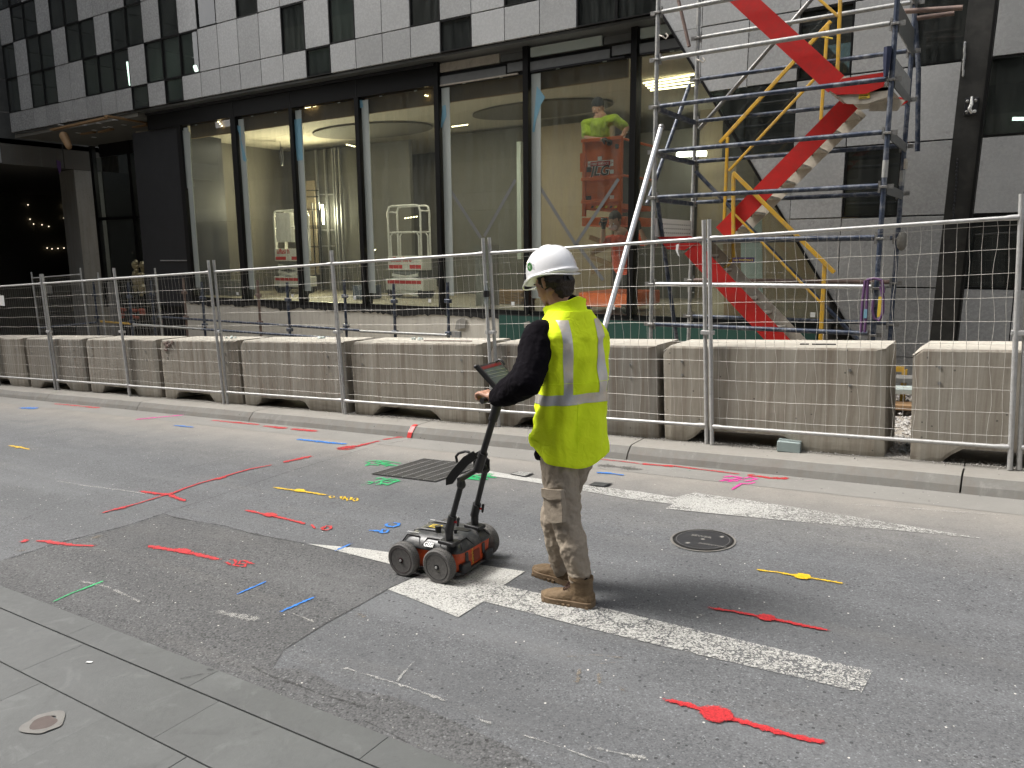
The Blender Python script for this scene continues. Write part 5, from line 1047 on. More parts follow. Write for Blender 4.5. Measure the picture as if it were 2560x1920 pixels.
RC = Matrix.Rotation(radians(2), 4, 'Z') @ Matrix.Rotation(TILT, 4, 'Y'); seen = set()
for ch in ct.children:          # stand the cart square on the sloping road
    if ch.type == 'MESH': ch.data.transform(RC)
    else:
        ch.location = RC @ ch.location
        for g_ in ch.children: g_.data.transform(RC)
# folding poles, joint bracket, upper tube, grips, tablet
T = lambda x, y, z: Vector((x, y, z))
PB = [WY(1123,1338,3.22), WY(1187,1305,3.50)]; PT = [WY(1153,1212,3.26), WY(1214,1172,3.44)]
for b_, t__ in zip(PB, PT):
    base = Vector((b_.x, b_.y, z0+.225))
    MB().box((-.055,-.038,0),(.055,.038,.022), Matrix.Translation(base)).build('pole_foot', M_BLACKP, ct, bevel=.006)
    j = base+Vector((0,0,.085)); MB().tube(base, j, .020, .024, 12).build('swivel_post', M_BLACKP, ct, True)
    d_ = (t__-j).normalized(); MB().tube(j-d_*.01, j+d_*.08, .025, n=14).build('clamp_sleeve', M_BLACKP, ct, True); MB().tube(j, t__, .0165, n=14).build('pole', M_BLACKP, ct, True)
    k_ = j+d_*.05+Vector((.03,.0,0)); MB().tube(k_-Vector((.03,0,0)), k_+Vector((.012,0,0)), .007).build('clamp_pin', M_TXTR, ct); MB().caps(k_+Vector((.015,0,-.016)), k_+Vector((.02,0,.024)), .007, .009, 10).build('clamp_lever', M_BLACKP, ct, True)
A_, B_ = PT[0], PT[1]; up_ = Vector((0,0,1)); mid = (A_+B_)/2
# joint bracket: side plates rising to the tube socket
sock = WY(1200,1158,3.36); ax = (WY(1243,1022,3.34)-sock).normalized()
for q, dy in ((A_,-.03),(B_,.03)):
    MB().caps(q, q+Vector((0,0,.012)), .026, .024, 12).build('pole_joint', M_BLACKP, ct, True)
pl1 = [WY(x, y, 3.235) for x, y in ((1114,1214),(1114,1196),(1128,1176),(1158,1142),(1182,1128),(1192,1146),(1168,1164),(1143,1192),(1130,1210))]
MB().prism(pl1, (0,.012,0)).build('joint_plate', M_BLACKM, ct, bevel=.002, seg=1); MB().prism([WY(x, y, 3.43) for x, y in ((1182,1150),(1186,1133),(1196,1128),(1222,1150),(1222,1172),(1202,1184),(1184,1178))], (0,.012,0)).build('joint_plate', M_BLACKM, ct, bevel=.002, seg=1)
MB().tube(A_+Vector((0,-.02,.03)), B_+Vector((0,.02,.03)), .016, n=12).build('cross_shaft', M_BLACKP, ct, True)
MB().path([WY(x, y, 3.25) for x, y in ((1143,1156),(1140,1141),(1147,1133),(1164,1128),(1172,1130),(1178,1140))], .0075, 10).build('carry_handle', M_BLACKP, ct, True)
MB().tube(sock-ax*.05, sock+ax*.07, .027, n=14).build('tube_socket', M_BLACKP, ct, True)
hand0 = WY(1242,1018,3.34); MB().tube(sock, hand0, .0185, n=14).build('handle_tube', M_BLACKP, ct, True); MB().tube(hand0-ax*.08, hand0+ax*.02, .026, n=14).build('handle_collar', M_BLACKP, ct, True)
gz0 = hand0+ax*.02
GL = WY(1213,1000,3.14); GRr = GL+Vector((.06,.44,.0))
MB().path([GL+Vector((.0,-.03,0)), GL+Vector((.01,.06,0)), gz0.lerp((GL+GRr)/2,.3)+Vector((-.02,-.05,0)), gz0.lerp((GL+GRr)/2,.3)+Vector((-.02,.05,0)), GRr+Vector((-.01,-.08,0)), GRr], .016, 10).build('handlebar', M_BLACKP, ct, True)
# tablet on its arm
tc = [WY(x, y, Y) for x, y, Y in ((1191,915,3.12),(1240,970,3.12),(1296,952,3.34),(1248,900,3.34))]
n_ = (tc[1]-tc[0]).cross(tc[3]-tc[0]).normalized(); n_ = n_ if n_.z > 0 else -n_
MB().prism(tc, n_*-.018).build('tablet', M_BLACKP, ct, bevel=.004)
tcc = sum(tc, Vector())/4; ins = [tcc+(p-tcc)*.86+n_*.0012 for p in tc]
MB().sheet(ins).build('tablet_screen', M_SCREEN, ct); MB().sheet([ins[0].lerp(ins[1],.02)+n_*.001, ins[0].lerp(ins[1],.16)+n_*.001, ins[3].lerp(ins[2],.16)+n_*.001, ins[3].lerp(ins[2],.02)+n_*.001]).build('screen_bar', simple('screen_red', (.16,.012,.012), .3), ct)
for k in (.3,.45,.6): MB().bar(ins[0].lerp(ins[1],k)+n_*.001, ins[3].lerp(ins[2],k+.05)+n_*.001, .0015, .0006, n_).build('screen_line', M_TXTG, ct)
for q in (tc[0], tc[1]): MB().ball(q-n_*.006, .011, 10, 8).build('corner_bumper', M_BLACKP, ct, True)
MB().bar(tc[0]+n_*.006, tc[1]+n_*.006, .014, .016, n_).build('tablet_bezel', M_BLACKP, ct, bevel=.004)
hk = WY(1255,900,3.32); MB().path([WY(x, y, 3.30) for x, y in ((1240,914),(1240,905),(1248,899),(1256,903),(1262,912))], .006, 8).build('sun_shade_loop', M_BLACKP, ct, True)
MB().tube(tcc-n_*.018, gz0, .014, n=10).build('tablet_arm', M_BLACKP, ct, True)

# ------------------------------------------------------------------ people
def ring(c, ax_x, ax_y, rx, ry, n=40, e=2.0, fn=None):
    out = []
    for j in range(n):
        a = 2*pi*j/n; ca, sa = cos(a), sin(a)
        x = rx*math.copysign(abs(ca)**(2/e), ca); y = ry*math.copysign(abs(sa)**(2/e), sa)
        k = 1+(fn(a, c) if fn else 0); out.append(c+ax_x*x*k+ax_y*y*k)
    return out
def head(mb, c, f, scale=1.0):
    """Head lump with a face: skull, jaw, brow, nose, lips, chin, ears. f = facing (may be tilted)."""
    f = Vector(f).normalized(); s_ = f.cross(Vector((0,0,1))).normalized(); u = s_.cross(f); k = scale
    p = lambda a, b_, c_: c+(f*a+s_*b_+u*c_)*k
    M3 = Matrix((f, s_, u)).transposed()
    mb.ball(p(-.012,0,.025), .098*k, 20, 16, (1.0,.78,1.0), M3); mb.ball(p(.03,0,-.02), .075*k, 18, 14, (.88,.86,1.15), M3)
    mb.caps(p(.030,0,-.055), p(.068,0,-.088), .050*k, .026*k); mb.caps(p(-.02,.045,-.05), p(.05,.022,-.085), .022*k, .020*k); mb.caps(p(-.02,-.045,-.05), p(.05,-.022,-.085), .022*k, .020*k)
    mb.caps(p(.084,0,.005), p(.109,0,-.030), .008*k, .012*k, 8); mb.ball(p(.100,.010,-.034), .008*k, 8, 6); mb.ball(p(.100,-.010,-.034), .008*k, 8, 6)
    mb.caps(p(.083,-.020,-.060), p(.083,.020,-.060), .008*k, .008*k, 8); mb.caps(p(.082,-.017,-.070), p(.082,.017,-.070), .008*k, .008*k, 8)
    mb.caps(p(.078,-.034,.020), p(.088,-.010,.018), .009*k, .009*k, 8); mb.caps(p(.078,.034,.020), p(.088,.010,.018), .009*k, .009*k, 8)
    for q in (1,-1): mb.caps(p(-.012,.076*q,.008), p(-.006,.074*q,-.030), .011*k, .007*k, 8); mb.caps(p(-.020,.082*q,.010), p(-.012,.078*q,-.020), .008*k, .005*k, 8)
    return f, s_, u, p
def hand(mb, w_, d, palm_n, curl=1.0, k=1.0):
    """Palm and five fingers from the wrist w_, pointing d, palm facing palm_n; fingers curl towards palm_n."""
    d = Vector(d).normalized(); pn = Vector(palm_n); pn = (pn-d*pn.dot(d)).normalized(); s_ = d.cross(pn)
    mb.caps(w_, w_+d*.03*k, .024*k, .026*k, 10)
    for i in range(4): mb.caps(w_+d*.02*k+s_*(-.012+.008*i)*k, w_+d*.085*k+s_*(-.030+.020*i)*k, .014*k, .0115*k, 10)
    for i, L_ in enumerate((.066,.076,.071,.055)):
        b_ = w_+d*.088*k+s_*(-.030+.020*i)*k; a = b_; ang = 0
        for seg_, fr_ in enumerate((.46,.31,.23)):
            ang += curl*(.75,1.15,.8)[seg_]; dd = d*cos(ang)+pn*sin(ang); b2 = a+dd*L_*fr_*k; mb.caps(a, b2, (.0098-.0008*seg_)*k, (.0090-.0008*seg_)*k, 8); a = b2
    a = w_+d*.030*k-s_*.026*k; b_ = a+(d*.6-s_*.55+pn*.45).normalized()*.040*k; mb.caps(a, b_, .013*k, .011*k, 8); c_ = b_+(d*.75+pn*.75+s_*.12).normalized()*.034*k; mb.caps(b_, c_, .0105*k, .0085*k, 8)

# the man in the yellow vest
fb = Vector((cos(radians(152)), sin(radians(152)), 0)); lf = Vector((-fb.y, fb.x, 0))        # body facing, and his left
BC = Vector((-1.872, 3.392, 0)); 
pel = BC+Vector((0,0,.92)); chest = BC+Vector((0,0,1.25))+fb*.005; neck = BC+Vector((0,0,1.47))+fb*.010
shL = neck+lf*.178+Vector((0,0,-.100))+fb*.015; shR = neck-lf*.140+Vector((0,0,-.10))+fb*.05
elL = WY(1316,955,3.10); wrL = WY(1236,998,3.155); elR = shR+Vector((-.16,.06,-.26)); wrR = GRr+Vector((.07,.0,.03))
hipL = pel+lf*.085+Vector((0,0,-.04)); hipR = pel-lf*.085+Vector((0,0,-.04))
knL = WY(1415,1302,3.30); anL = WY(1453,1462,3.285); knR = WY(1378,1300,3.44)+Vector((.02,0,0)); anR = WY(1404,1428,3.485)
man = empty('person', (anL.x, anL.y, gz(anL.x)), 'man from behind in white hard hat and yellow hi-vis vest pushing the orange cart', 'person')
fh = Vector((cos(radians(166))*cos(radians(20)), sin(radians(166))*cos(radians(20)), -sin(radians(24)))).normalized()
hc = WY(1381,705,3.40)
b = MB(); hf, hsd, hu, hp = head(b, hc, fh, 1.0)
b.caps(hc-fh*.02+Vector((0,0,-.05)), neck+Vector((0,0,-.01)), .060, .066); b.caps(neck+lf*.03+Vector((0,0,-.03)), neck-lf*.03+Vector((0,0,-.03)), .06, .06); b.caps(chest+lf*.06, chest-lf*.06, .095, .095); b.caps(neck+Vector((0,0,-.1)), pel, .095, .10)
b.caps(neck+lf*.1+Vector((0,0,-.08)), shL, .06, .055); b.caps(neck-lf*.1+Vector((0,0,-.08)), shR, .06, .055)
for a_, e_, w_ in ((shL,elL,wrL),(shR,elR,wrR)): b.caps(a_, e_, .048, .040); b.caps(e_, w_, .038, .027)
for a_, e_, w_ in ((hipL,knL,anL),(hipR,knR,anR)): b.caps(a_, e_, .080, .055); b.caps(e_, w_, .050, .034)
hand(b, wrL, (GL+Vector((-.02,.03,.028))-wrL), (0,.05,-1), 1.0); hand(b, wrR, (GRr+Vector((-.03,0,.028))-wrR), (0,.05,-1), 1.0)
settle(b, 'body', M_SKIN, man, .0042, 1)
# hair under the hat
b = MB(); M3 = Matrix((hf, hsd, hu)).transposed()
b.ball(hp(-.022,0,.022), .101, 20, 16, (.98,.79,1.02), M3); b.caps(hp(-.078,-.032,-.03), hp(-.078,.032,-.03), .032, .032); b.caps(hp(-.064,-.030,-.062), hp(-.064,.030,-.062), .030, .030); b.caps(hp(-.055,-.018,-.088), hp(-.055,.018,-.088), .026, .026)
b.caps(hp(.012,.073,.035), hp(.014,.072,.0), .014, .008); b.caps(hp(.012,-.073,.035), hp(.014,-.072,.0), .014, .008)
ha = settle(b, 'hair', M_HAIR, man, .005, 0, .010, .012)
# trim the hair mesh away from the face: a hairline in front of the ear
bm = bmesh.new(); bm.from_mesh(ha.data); o0 = org(man)
dl = [v_ for v_ in bm.verts if ((v_.co+o0-hc).dot(hf) > .030 and (v_.co+o0-hc).dot(hu) < .055)]; bmesh.ops.delete(bm, geom=dl, context='VERTS'); bm.to_mesh(ha.data); bm.free()
# eyes, brows
for q in (1,-1): MB().ball(hp(.083,.031*q,.002), .0085, 10, 8).build('eye', M_LABELW, man, True); MB().caps(hp(.087,.042*q,.022), hp(.094,.016*q,.022), .004, .004, 8).build('eyebrow', M_HAIR, man, True)
# hard hat: shell, peak, rim, ridge, badge, harness
hf2 = (fh+Vector((0,0,.14))).normalized(); hs2 = hsd; hu2 = hs2.cross(hf2); hat_c = hc+hu2*.052-hf2*.004
def H3(a, b_, c_): return hat_c+hf2*a+hs2*b_+hu2*c_
def shell_rings(off=0.0, zs=16, n=56):
    R_ = []
    for i in range(zs+1):
        t_ = i/zs; z = -.012+.142*sin(t_*pi/2); k = max(.001, cos(t_*pi/2))**.72
        row = []
        for j in range(n):
            a = 2*pi*j/n; rx = .142 if cos(a) > 0 else .147; ry = .117
            row.append(H3((rx*k+off)*cos(a), (ry*k+off)*sin(a), z+off*.7))
        R_.append(row)
    return R_
# rim skirt below the shell, deeper at the nape, sweeping out into the peak
n = 56; low = []; mid_ = []
for j in range(n):
    a = 2*pi*j/n; ca = cos(a); fr = max(0, ca)**3; bk = max(0, -ca)
    rx = .147 if ca > 0 else .153; low.append(H3(rx*ca+.050*fr, (.122+.006*bk)*sin(a), -.030-.022*bk**2-.016*fr+.012*(1-abs(ca))))
    mid_.append(H3((rx+.004)*ca+.030*fr, .1235*sin(a), -.014-.004*fr))
sh = MB(); R_ = shell_rings(); sh.loft([low, mid_] + R_[0:], True); hat = empty('hard_hat', hat_c); hat.parent = man; hat.location = hat_c-org(man); ORG[hat.name] = Vector(hat_c)
ho_ = sh.build('shell', M_HELMET, hat, True); s3 = ho_.modifiers.new('subsurf', 'SUBSURF'); s3.levels = s3.render_levels = 1
MB().path(low, .0035, 6, closed=True).build('rim_bead', M_HELMET, hat, True)
for off in (-.022,.022):
    MB().path([H3(x, off*(1-.2*abs(x)/.13), -.012+.1425*sqrt(max(0, 1-(abs(x)/.1405)**2.0))**.98+.0005) for x in [-.125+.25*i/20 for i in range(21)]], .0045, 6).build('crown_ridge', M_HELMET, hat, True)
sgn = 1 if (hs2.dot(lf) > 0) else -1
bc = H3(.030, sgn*.1075, .034); bn = (hs2*sgn*1.0+hu2*.32+hf2*.22).normalized(); bx = (hf2-bn*hf2.dot(bn)).normalized()*(-sgn); by = bn.cross(bx)
bc += bn*.0035
M_ = frame(bc, hf2-bn*hf2.dot(bn), hu2)
def badge(r_, z, mat, nm, pts=None):
    q = pts or [(r_*cos(2*pi*i/24), r_*sin(2*pi*i/24)) for i in range(24)]; MB().prism([bc+(M_.to_3x3() @ Vector((x, y, 0)))+bn*z for x, y in q], bn*.0008).build(nm, mat, hat)
MB().prism([bc+(M_.to_3x3() @ Vector((x, y, 0)))-bn*.006 for x, y in ((-.034,-.022),(.036,-.026),(.030,.0),(.016,.028),(-.012,.030),(-.030,.008))], bn*.006).build('badge_boss', M_HELMET, hat, bevel=.003)
badge(.0215, .001, simple('badge_green', (.03,.19,.03), .5), 'badge'); badge(0, .002, M_LABELW, 'badge_mark', [(-.010,.006),(.010,.006),(.0,-.011)]); badge(0, .003, simple('badge_green_light', (.09,.32,.06), .5), 'badge_mark', [(-.004,.003),(.004,.003),(.0,-.004)])
MB().path([H3(-.03-.080*sin(t_*pi), .090*cos(t_*pi), -.048-.012*sin(t_*pi)) for t_ in [i/14 for i in range(15)]], .004, 6).build('harness_strap', M_BLACKP, hat)
MB().bar(H3(-.108,-.034,-.058), H3(-.108,.034,-.058), .008, .030, hu2).build('harness_nape', M_BLACKP, hat, bevel=.003); MB().bar(H3(-.103,sgn*.034,-.056), H3(-.055,sgn*.086,-.052), .006, .026, hu2).build('harness_nape', simple('harness_brown', (.06,.045,.045), .7), hat)
MB().tube(H3(-.110,0,-.058), H3(-.124,0,-.058), .014, n=14).build('harness_knob', M_BLACKP, hat)
# jumper
b = MB(); b.caps(shL+Vector((0,0,.005)), shL.lerp(elL,.5), .086, .084); b.caps(shL.lerp(elL,.5), elL, .084, .082); b.caps(elL, elL.lerp(wrL,.5), .081, .076); b.caps(elL.lerp(wrL,.5), wrL+(elL-wrL)*.12, .075, .052); b.caps(shL, shL-lf*.05+Vector((0,0,.015)), .078, .07)
b.caps(shR+Vector((0,0,.0)), elR, .078, .066); b.caps(elR, wrR+(elR-wrR)*.12, .064, .044); b.caps(shR, shR+lf*.05, .075, .07)
b.caps(chest+lf*.05, chest-lf*.05, .106, .106); b.caps(neck+Vector((0,0,-.10)), pel+Vector((0,0,.02)), .106, .112); b.caps(neck+Vector((0,0,-.045))+fb*.02, neck+Vector((0,0,.035))+fb*.03, .084, .074)
b.loft([ring(BC+Vector((0,0,z))+fb*.02, lf, fb, a_, c_, 36, 2.3) for z, a_, c_ in ((.735,.176,.142),(.762,.180,.144),(.79,.165,.130),(.95,.160,.125))])
settle(b, 'jumper', M_JUMPER, man, .006, 1, .022, .07)
# vest
def vfold(z, a):
    v_ = Vector((cos(a)*2.2, sin(a)*2.2, z*3.2)); return .050*noise.noise(v_*1.1)+.030*noise.noise(Vector((cos(a)*5, sin(a)*5, z*9)))
VR = [(.742,.197,.152),(.75,.200,.156),(.80,.199,.156),(.90,.193,.152),(1.00,.190,.148),(1.08,.188,.145),(1.16,.190,.145),(1.24,.194,.146),(1.30,.198,.146),(1.345,.201,.143),(1.38,.197,.137),(1.405,.184,.128),(1.43,.163,.119),(1.455,.138,.112),(1.48,.116,.106),(1.498,.104,.100)]
def vsurf(z, a, off=0):
    z = min(max(z, VR[0][0]), VR[-1][0]-1e-6)
    for (z0_, a0, b0), (z1_, a1, b1) in zip(VR[:-1], VR[1:]):
        if z0_ <= z <= z1_: t_ = (z-z0_)/(z1_-z0_); t2 = t_*t_*(3-2*t_) if False else t_; ra, rb = a0+(a1-a0)*t2, b0+(b1-b0)*t2; break
    e = 2.55; ca, sa = cos(a), sin(a); k = 1+vfold(z, a)*(1 if z < 1.35 else max(0, (1.498-z)/.148))
    lean = fb*(.012+.03*max(0, z-1.2))
    hem = (.020*sin(a*2+.8)+.010*sin(a*5)+.050*max(0, cos(a-.75))**1.5) if z < .8 else 0
    # tilt of the shoulder line: the collar runs down towards the front
    return BC+Vector((0,0,z+hem*(1 if z < .8 else 0)))+lean+lf*((ra*k+off)*math.copysign(abs(ca)**(2/e), ca))+fb*((rb*k+off)*math.copysign(abs(sa)**(2/e), sa))
n = 112; zz = []; 
z = VR[0][0]
while z < 1.497: zz.append(z); z += .011
zz.append(1.4979)
vm = MB().loft([[vsurf(z, 2*pi*j/n) for j in range(n)] for z in zz], True)
# pinched folds below the belt line
for i, v_ in enumerate(vm.v):
    zv = v_.z
    if .76 < zv < 1.36:
        d_ = (v_-BC); d_.z = 0; d_.normalize(); a = atan2(d_.dot(fb), d_.dot(lf))
        k = .0085*sin(a*6+zv*14+3*noise.noise(v_*3))+.0060*sin(zv*40+a*7+6*noise.noise(v_*4))*max(0, noise.noise(v_*5+Vector((3,1,0)))+.35) + .010*noise.noise(v_*11)
        vm.v[i] = v_+d_*k*min(1, (zv-.75)/.1)
vest = vm.build('vest', M_VEST, man, True)
nb = neck+fb*.005
colr = []
for t_, (h, ra, rb) in enumerate(((.012,.112,.108),(.035,.100,.098),(.065,.094,.094),(.092,.098,.098),(.095,.094,.094),(.088,.090,.090),(.05,.088,.088))):
    colr.append([nb+Vector((0,0,h-(.026+.040*t_/6)*(1+sin(2*pi*j/48))*(.9 if t_ else .5)+.003*sin(j*.9)+.004*sin(j*.41))) + lf*ra*cos(2*pi*j/48)+fb*(rb*(1.02+.36*min(1, t_/3))*sin(2*pi*j/48)+.018+.040*min(1, t_/3)) for j in range(48)])
MB().loft(colr, False).build('collar', M_VEST, man, True)
# reflective tapes: bands lying on the vest
def band(fn, name='reflective_band'):
    rows = fn; m_ = MB(); w_ = len(rows[0])
    vs = [p for r2 in rows for p in r2]; fs = [(i*w_+j, i*w_+j+1, (i+1)*w_+j+1, (i+1)*w_+j) for i in range(len(rows)-1) for j in range(w_-1)]
    m_.add(vs, fs); return m_.build(name, M_TAPE, man, True)
def on(p):   # push a point just off the folded vest along the body's outward direction
    d_ = (p-BC); d_.z = 0; d_.normalize(); a = atan2(d_.dot(fb), d_.dot(lf)); zv = p.z
    k = (.0085*sin(a*6+zv*14+3*noise.noise(p*3))+.0060*sin(zv*40+a*7+6*noise.noise(p*4))*max(0, noise.noise(p*5+Vector((3,1,0)))+.35)+.010*noise.noise(p*11))*min(1, (zv-.75)/.1) if .76 < zv < 1.36 else 0
    return p+d_*(k+.0028)
band([[on(vsurf(1.035+.050*k-.010*sin(2*pi*j/96), 2*pi*j/96)) for k in [i/5 for i in range(6)]] for j in range(97)])
for u_ in (.098, -.098):
    rows = []
    for z in [1.084+.0125*i for i in range(31)]:
        row = []
        for q in range(7):
            x = u_ + (-.024+.008*q); best = None   # find the angle on the back whose lateral offset is x
            lo, hi = pi+.02, 2*pi-.02
            for _ in range(26):
                m2 = (lo+hi)/2; p = vsurf(z, m2); 
                if (p-BC).dot(lf) < x: lo = m2
                else: hi = m2
            row.append(on(vsurf(z, (lo+hi)/2)))
        rows.append(row)
    band(rows)
MB().path([on(vsurf(.80+.011*i, 4.9)) for i in range(24)], .0012, 5).build('seam', M_VEST, man); MB().path([on(vsurf(1.15, 3.5+.1*i)) for i in range(25)], .0012, 5).build('seam', M_VEST, man)
# trousers
b = MB(); cm_ = Vector((0,0,0))
b.caps(hipL+Vector((0,0,.02)), hipR+Vector((0,0,.0)), .108, .108); b.caps(pel+Vector((0,0,-.04)), pel+Vector((0,0,.0)), .122, .112)
for a_, e_, w_ in ((hipL,knL,anL),(hipR,knR,anR)):
    m1 = a_.lerp(e_, .5)+fb*.012; b.caps(a_, m1, .104, .098); b.caps(m1, e_, .098, .080); m2 = e_.lerp(w_, .5)-fb*.016; b.caps(e_, m2, .077, .072); lo_ = w_+Vector((.0,0,.012)); b.caps(m2, lo_+(e_-w_)*.12, .070, .058); b.caps(lo_+(e_-w_)*.12, lo_, .060, .051)
    d_ = (w_-e_).normalized()
    for k in range(4): c_ = lo_-d_*(.018+.034*k); b.loft([ring(c_+d_*t_, fb, lf, r_, r_, 22) for t_, r_ in ((-.014,.050),(0,.061+.003*(k%2)),(.014,.050))])
tr = settle(b, 'trousers', M_TROUS, man, .0055, 1, .026, .055)
# thigh pocket with its flap
pk_c = WY(1383,1240,3.235); 
def pocket(f_c, a_, e_, side):
    d_ = (e_-a_).normalized(); outw = side; outw = (outw-d_*outw.dot(d_)).normalized(); s2 = d_.cross(outw)
    c_ = a_.lerp(e_, .80)+outw*.092
    m_ = MB(); m_.loft([[c_+d_*y*1.0+s2*x+outw*z_-outw*(abs(x)**2*4) for x, y in ((-.062,-.075),(0,-.078),(.062,-.075),(.066,.0),(.060,.075),(0,.082),(-.060,.075),(-.066,.0))] for z_ in (-.02,.004,.012)]); o = m_.build('pocket', M_TROUS, man, True, bevel=.004)
    m_ = MB(); m_.loft([[c_+d_*y+s2*x+outw*z_-outw*(abs(x)**2*4) for x, y in ((-.068,-.092),(0,-.094),(.068,-.092),(.070,-.045),(0,-.040),(-.070,-.045))] for z_ in (-.01,.010,.018)]); m_.build('pocket_flap', M_TROUS, man, True, bevel=.003)
pocket(None, hipL, knL, (lf*.85+Vector((.48,-.88,0))*.35))
# boots
def boot(heel, toe, ank, nm):
    d_ = (toe-heel); d_.z = 0; L_ = d_.length; d_.normalize(); s2 = Vector((-d_.y, d_.x, 0)); bt_ = empty(nm, heel); bt_.parent = man; bt_.location = heel-org(man); ORG[bt_.name] = Vector(heel)
    P_ = lambda x, y, z: heel+d_*x*L_/.30+s2*y+Vector((0,0,z+gz(heel.x+d_.x*x)-gz(heel.x)))
    prof = [(0.0,.026,.075),(.02,.036,.092),(.06,.040,.105),(.11,.040,.098),(.15,.044,.082),(.19,.050,.068),(.23,.052,.062),(.265,.046,.056),(.29,.030,.044),(.30,.012,.034)]
    b = MB(); rings = []
    for x, w2, h in prof: rings.append([P_(x, w2*math.copysign(abs(cos(a))**.8, cos(a)), max(.018, .022+(h-.022)*max(0, sin(a))**.75)) if sin(a) > -.01 else P_(x, w2*.96*cos(a), .016) for a in [2*pi*i/28 for i in range(28)]])
    b.loft(rings); sh_ = P_(.075,0,.10)
    b.loft([ring(P_(x, 0, z), d_, s2, ra, rb, 28, 2.2) for x, z, ra, rb in ((.075,.05,.066,.038),(.070,.09,.062,.040),(.070,.125,.060,.045),(.072,.150,.060,.047))])
    settle(b, 'upper', M_BOOT, bt_, .004, 1, .006, .03)
    MB().loft([ring(P_(.072, 0, z), d_, s2, .064, .050, 28, 2.2) for z in (.140,.148,.156,.158)] + [ring(P_(.072,0,.150), d_, s2, .050, .038, 28, 2.2)], False).build('padded_collar', M_BOOT, bt_, True)
    MB().path([P_(.158,.040*cos(a),.030+.052*max(0,sin(a))) for a in [pi*i/12 for i in range(13)]], .0022, 6).build('toe_seam', M_LACE, bt_); 
    out = [(x, w2+.006) for x, w2, h in prof]; pl = [(x, w) for x, w in out]+[(.308,0)]+[(x, -w) for x, w in reversed(out)]+[(-.006,0)]
    m_ = MB(); m_.loft([[P_(x, y, z+(.010 if x > .27 else 0)) for x, y in pl] for z in (.0,.010,.026,.031)]); m_.build('sole', M_SOLE, bt_, bevel=.003)
    for i in range(9):
        for q in (1,-1): MB().box((-.008,-.006,-.001),(.008,.006,.014), Matrix.Translation(P_(.02+.03*i+(.0 if i < 3 else .01), q*(.040 if i < 3 else .052-.004*(i == 8)), 0.0))).build('lug', M_SOLE, bt_)
    for i in range(5):
        x, z = .165-.018*i, .079+.013*i
        MB().path([P_(x, -.026, z-.010), P_(x+.004, -.008, z+.003), P_(x-.012, .012, z+.006), P_(x-.006, .026, z-.004)], .0026, 6).build('lace', M_LACE, bt_); MB().path([P_(x, .026, z-.010), P_(x+.004, .008, z+.003), P_(x-.012, -.012, z+.006), P_(x-.006, -.026, z-.004)], .0026, 6).build('lace', M_LACE, bt_)
    for q in (1,-1): MB().path([P_(.10, .0, .135), P_(.13, q*.025, .128), P_(.15, q*.034, .10), P_(.12, q*.020, .118), P_(.10, 0, .135)], .0024, 6).build('lace', M_LACE, bt_); MB().path([P_(.10,0,.135), P_(.14, q*.012, .115), P_(.165, q*.022, .082)], .0024, 6).build('lace', M_LACE, bt_)
    MB().loft([ring(P_(.072, 0, z), d_, s2, .036, .028, 24) for z in (.13,.17)]).build('sock', M_JUMPER, bt_, True)
boot(Vector((-1.675,3.275,gz(-1.675)))+Vector((0,0,.001)), Vector((-1.965,3.255,0)), anL, 'boot'); boot(Vector((-1.885,3.475,gz(-1.885)))+Vector((0,0,.001)), Vector((-2.185,3.535,0)), anR, 'boot')

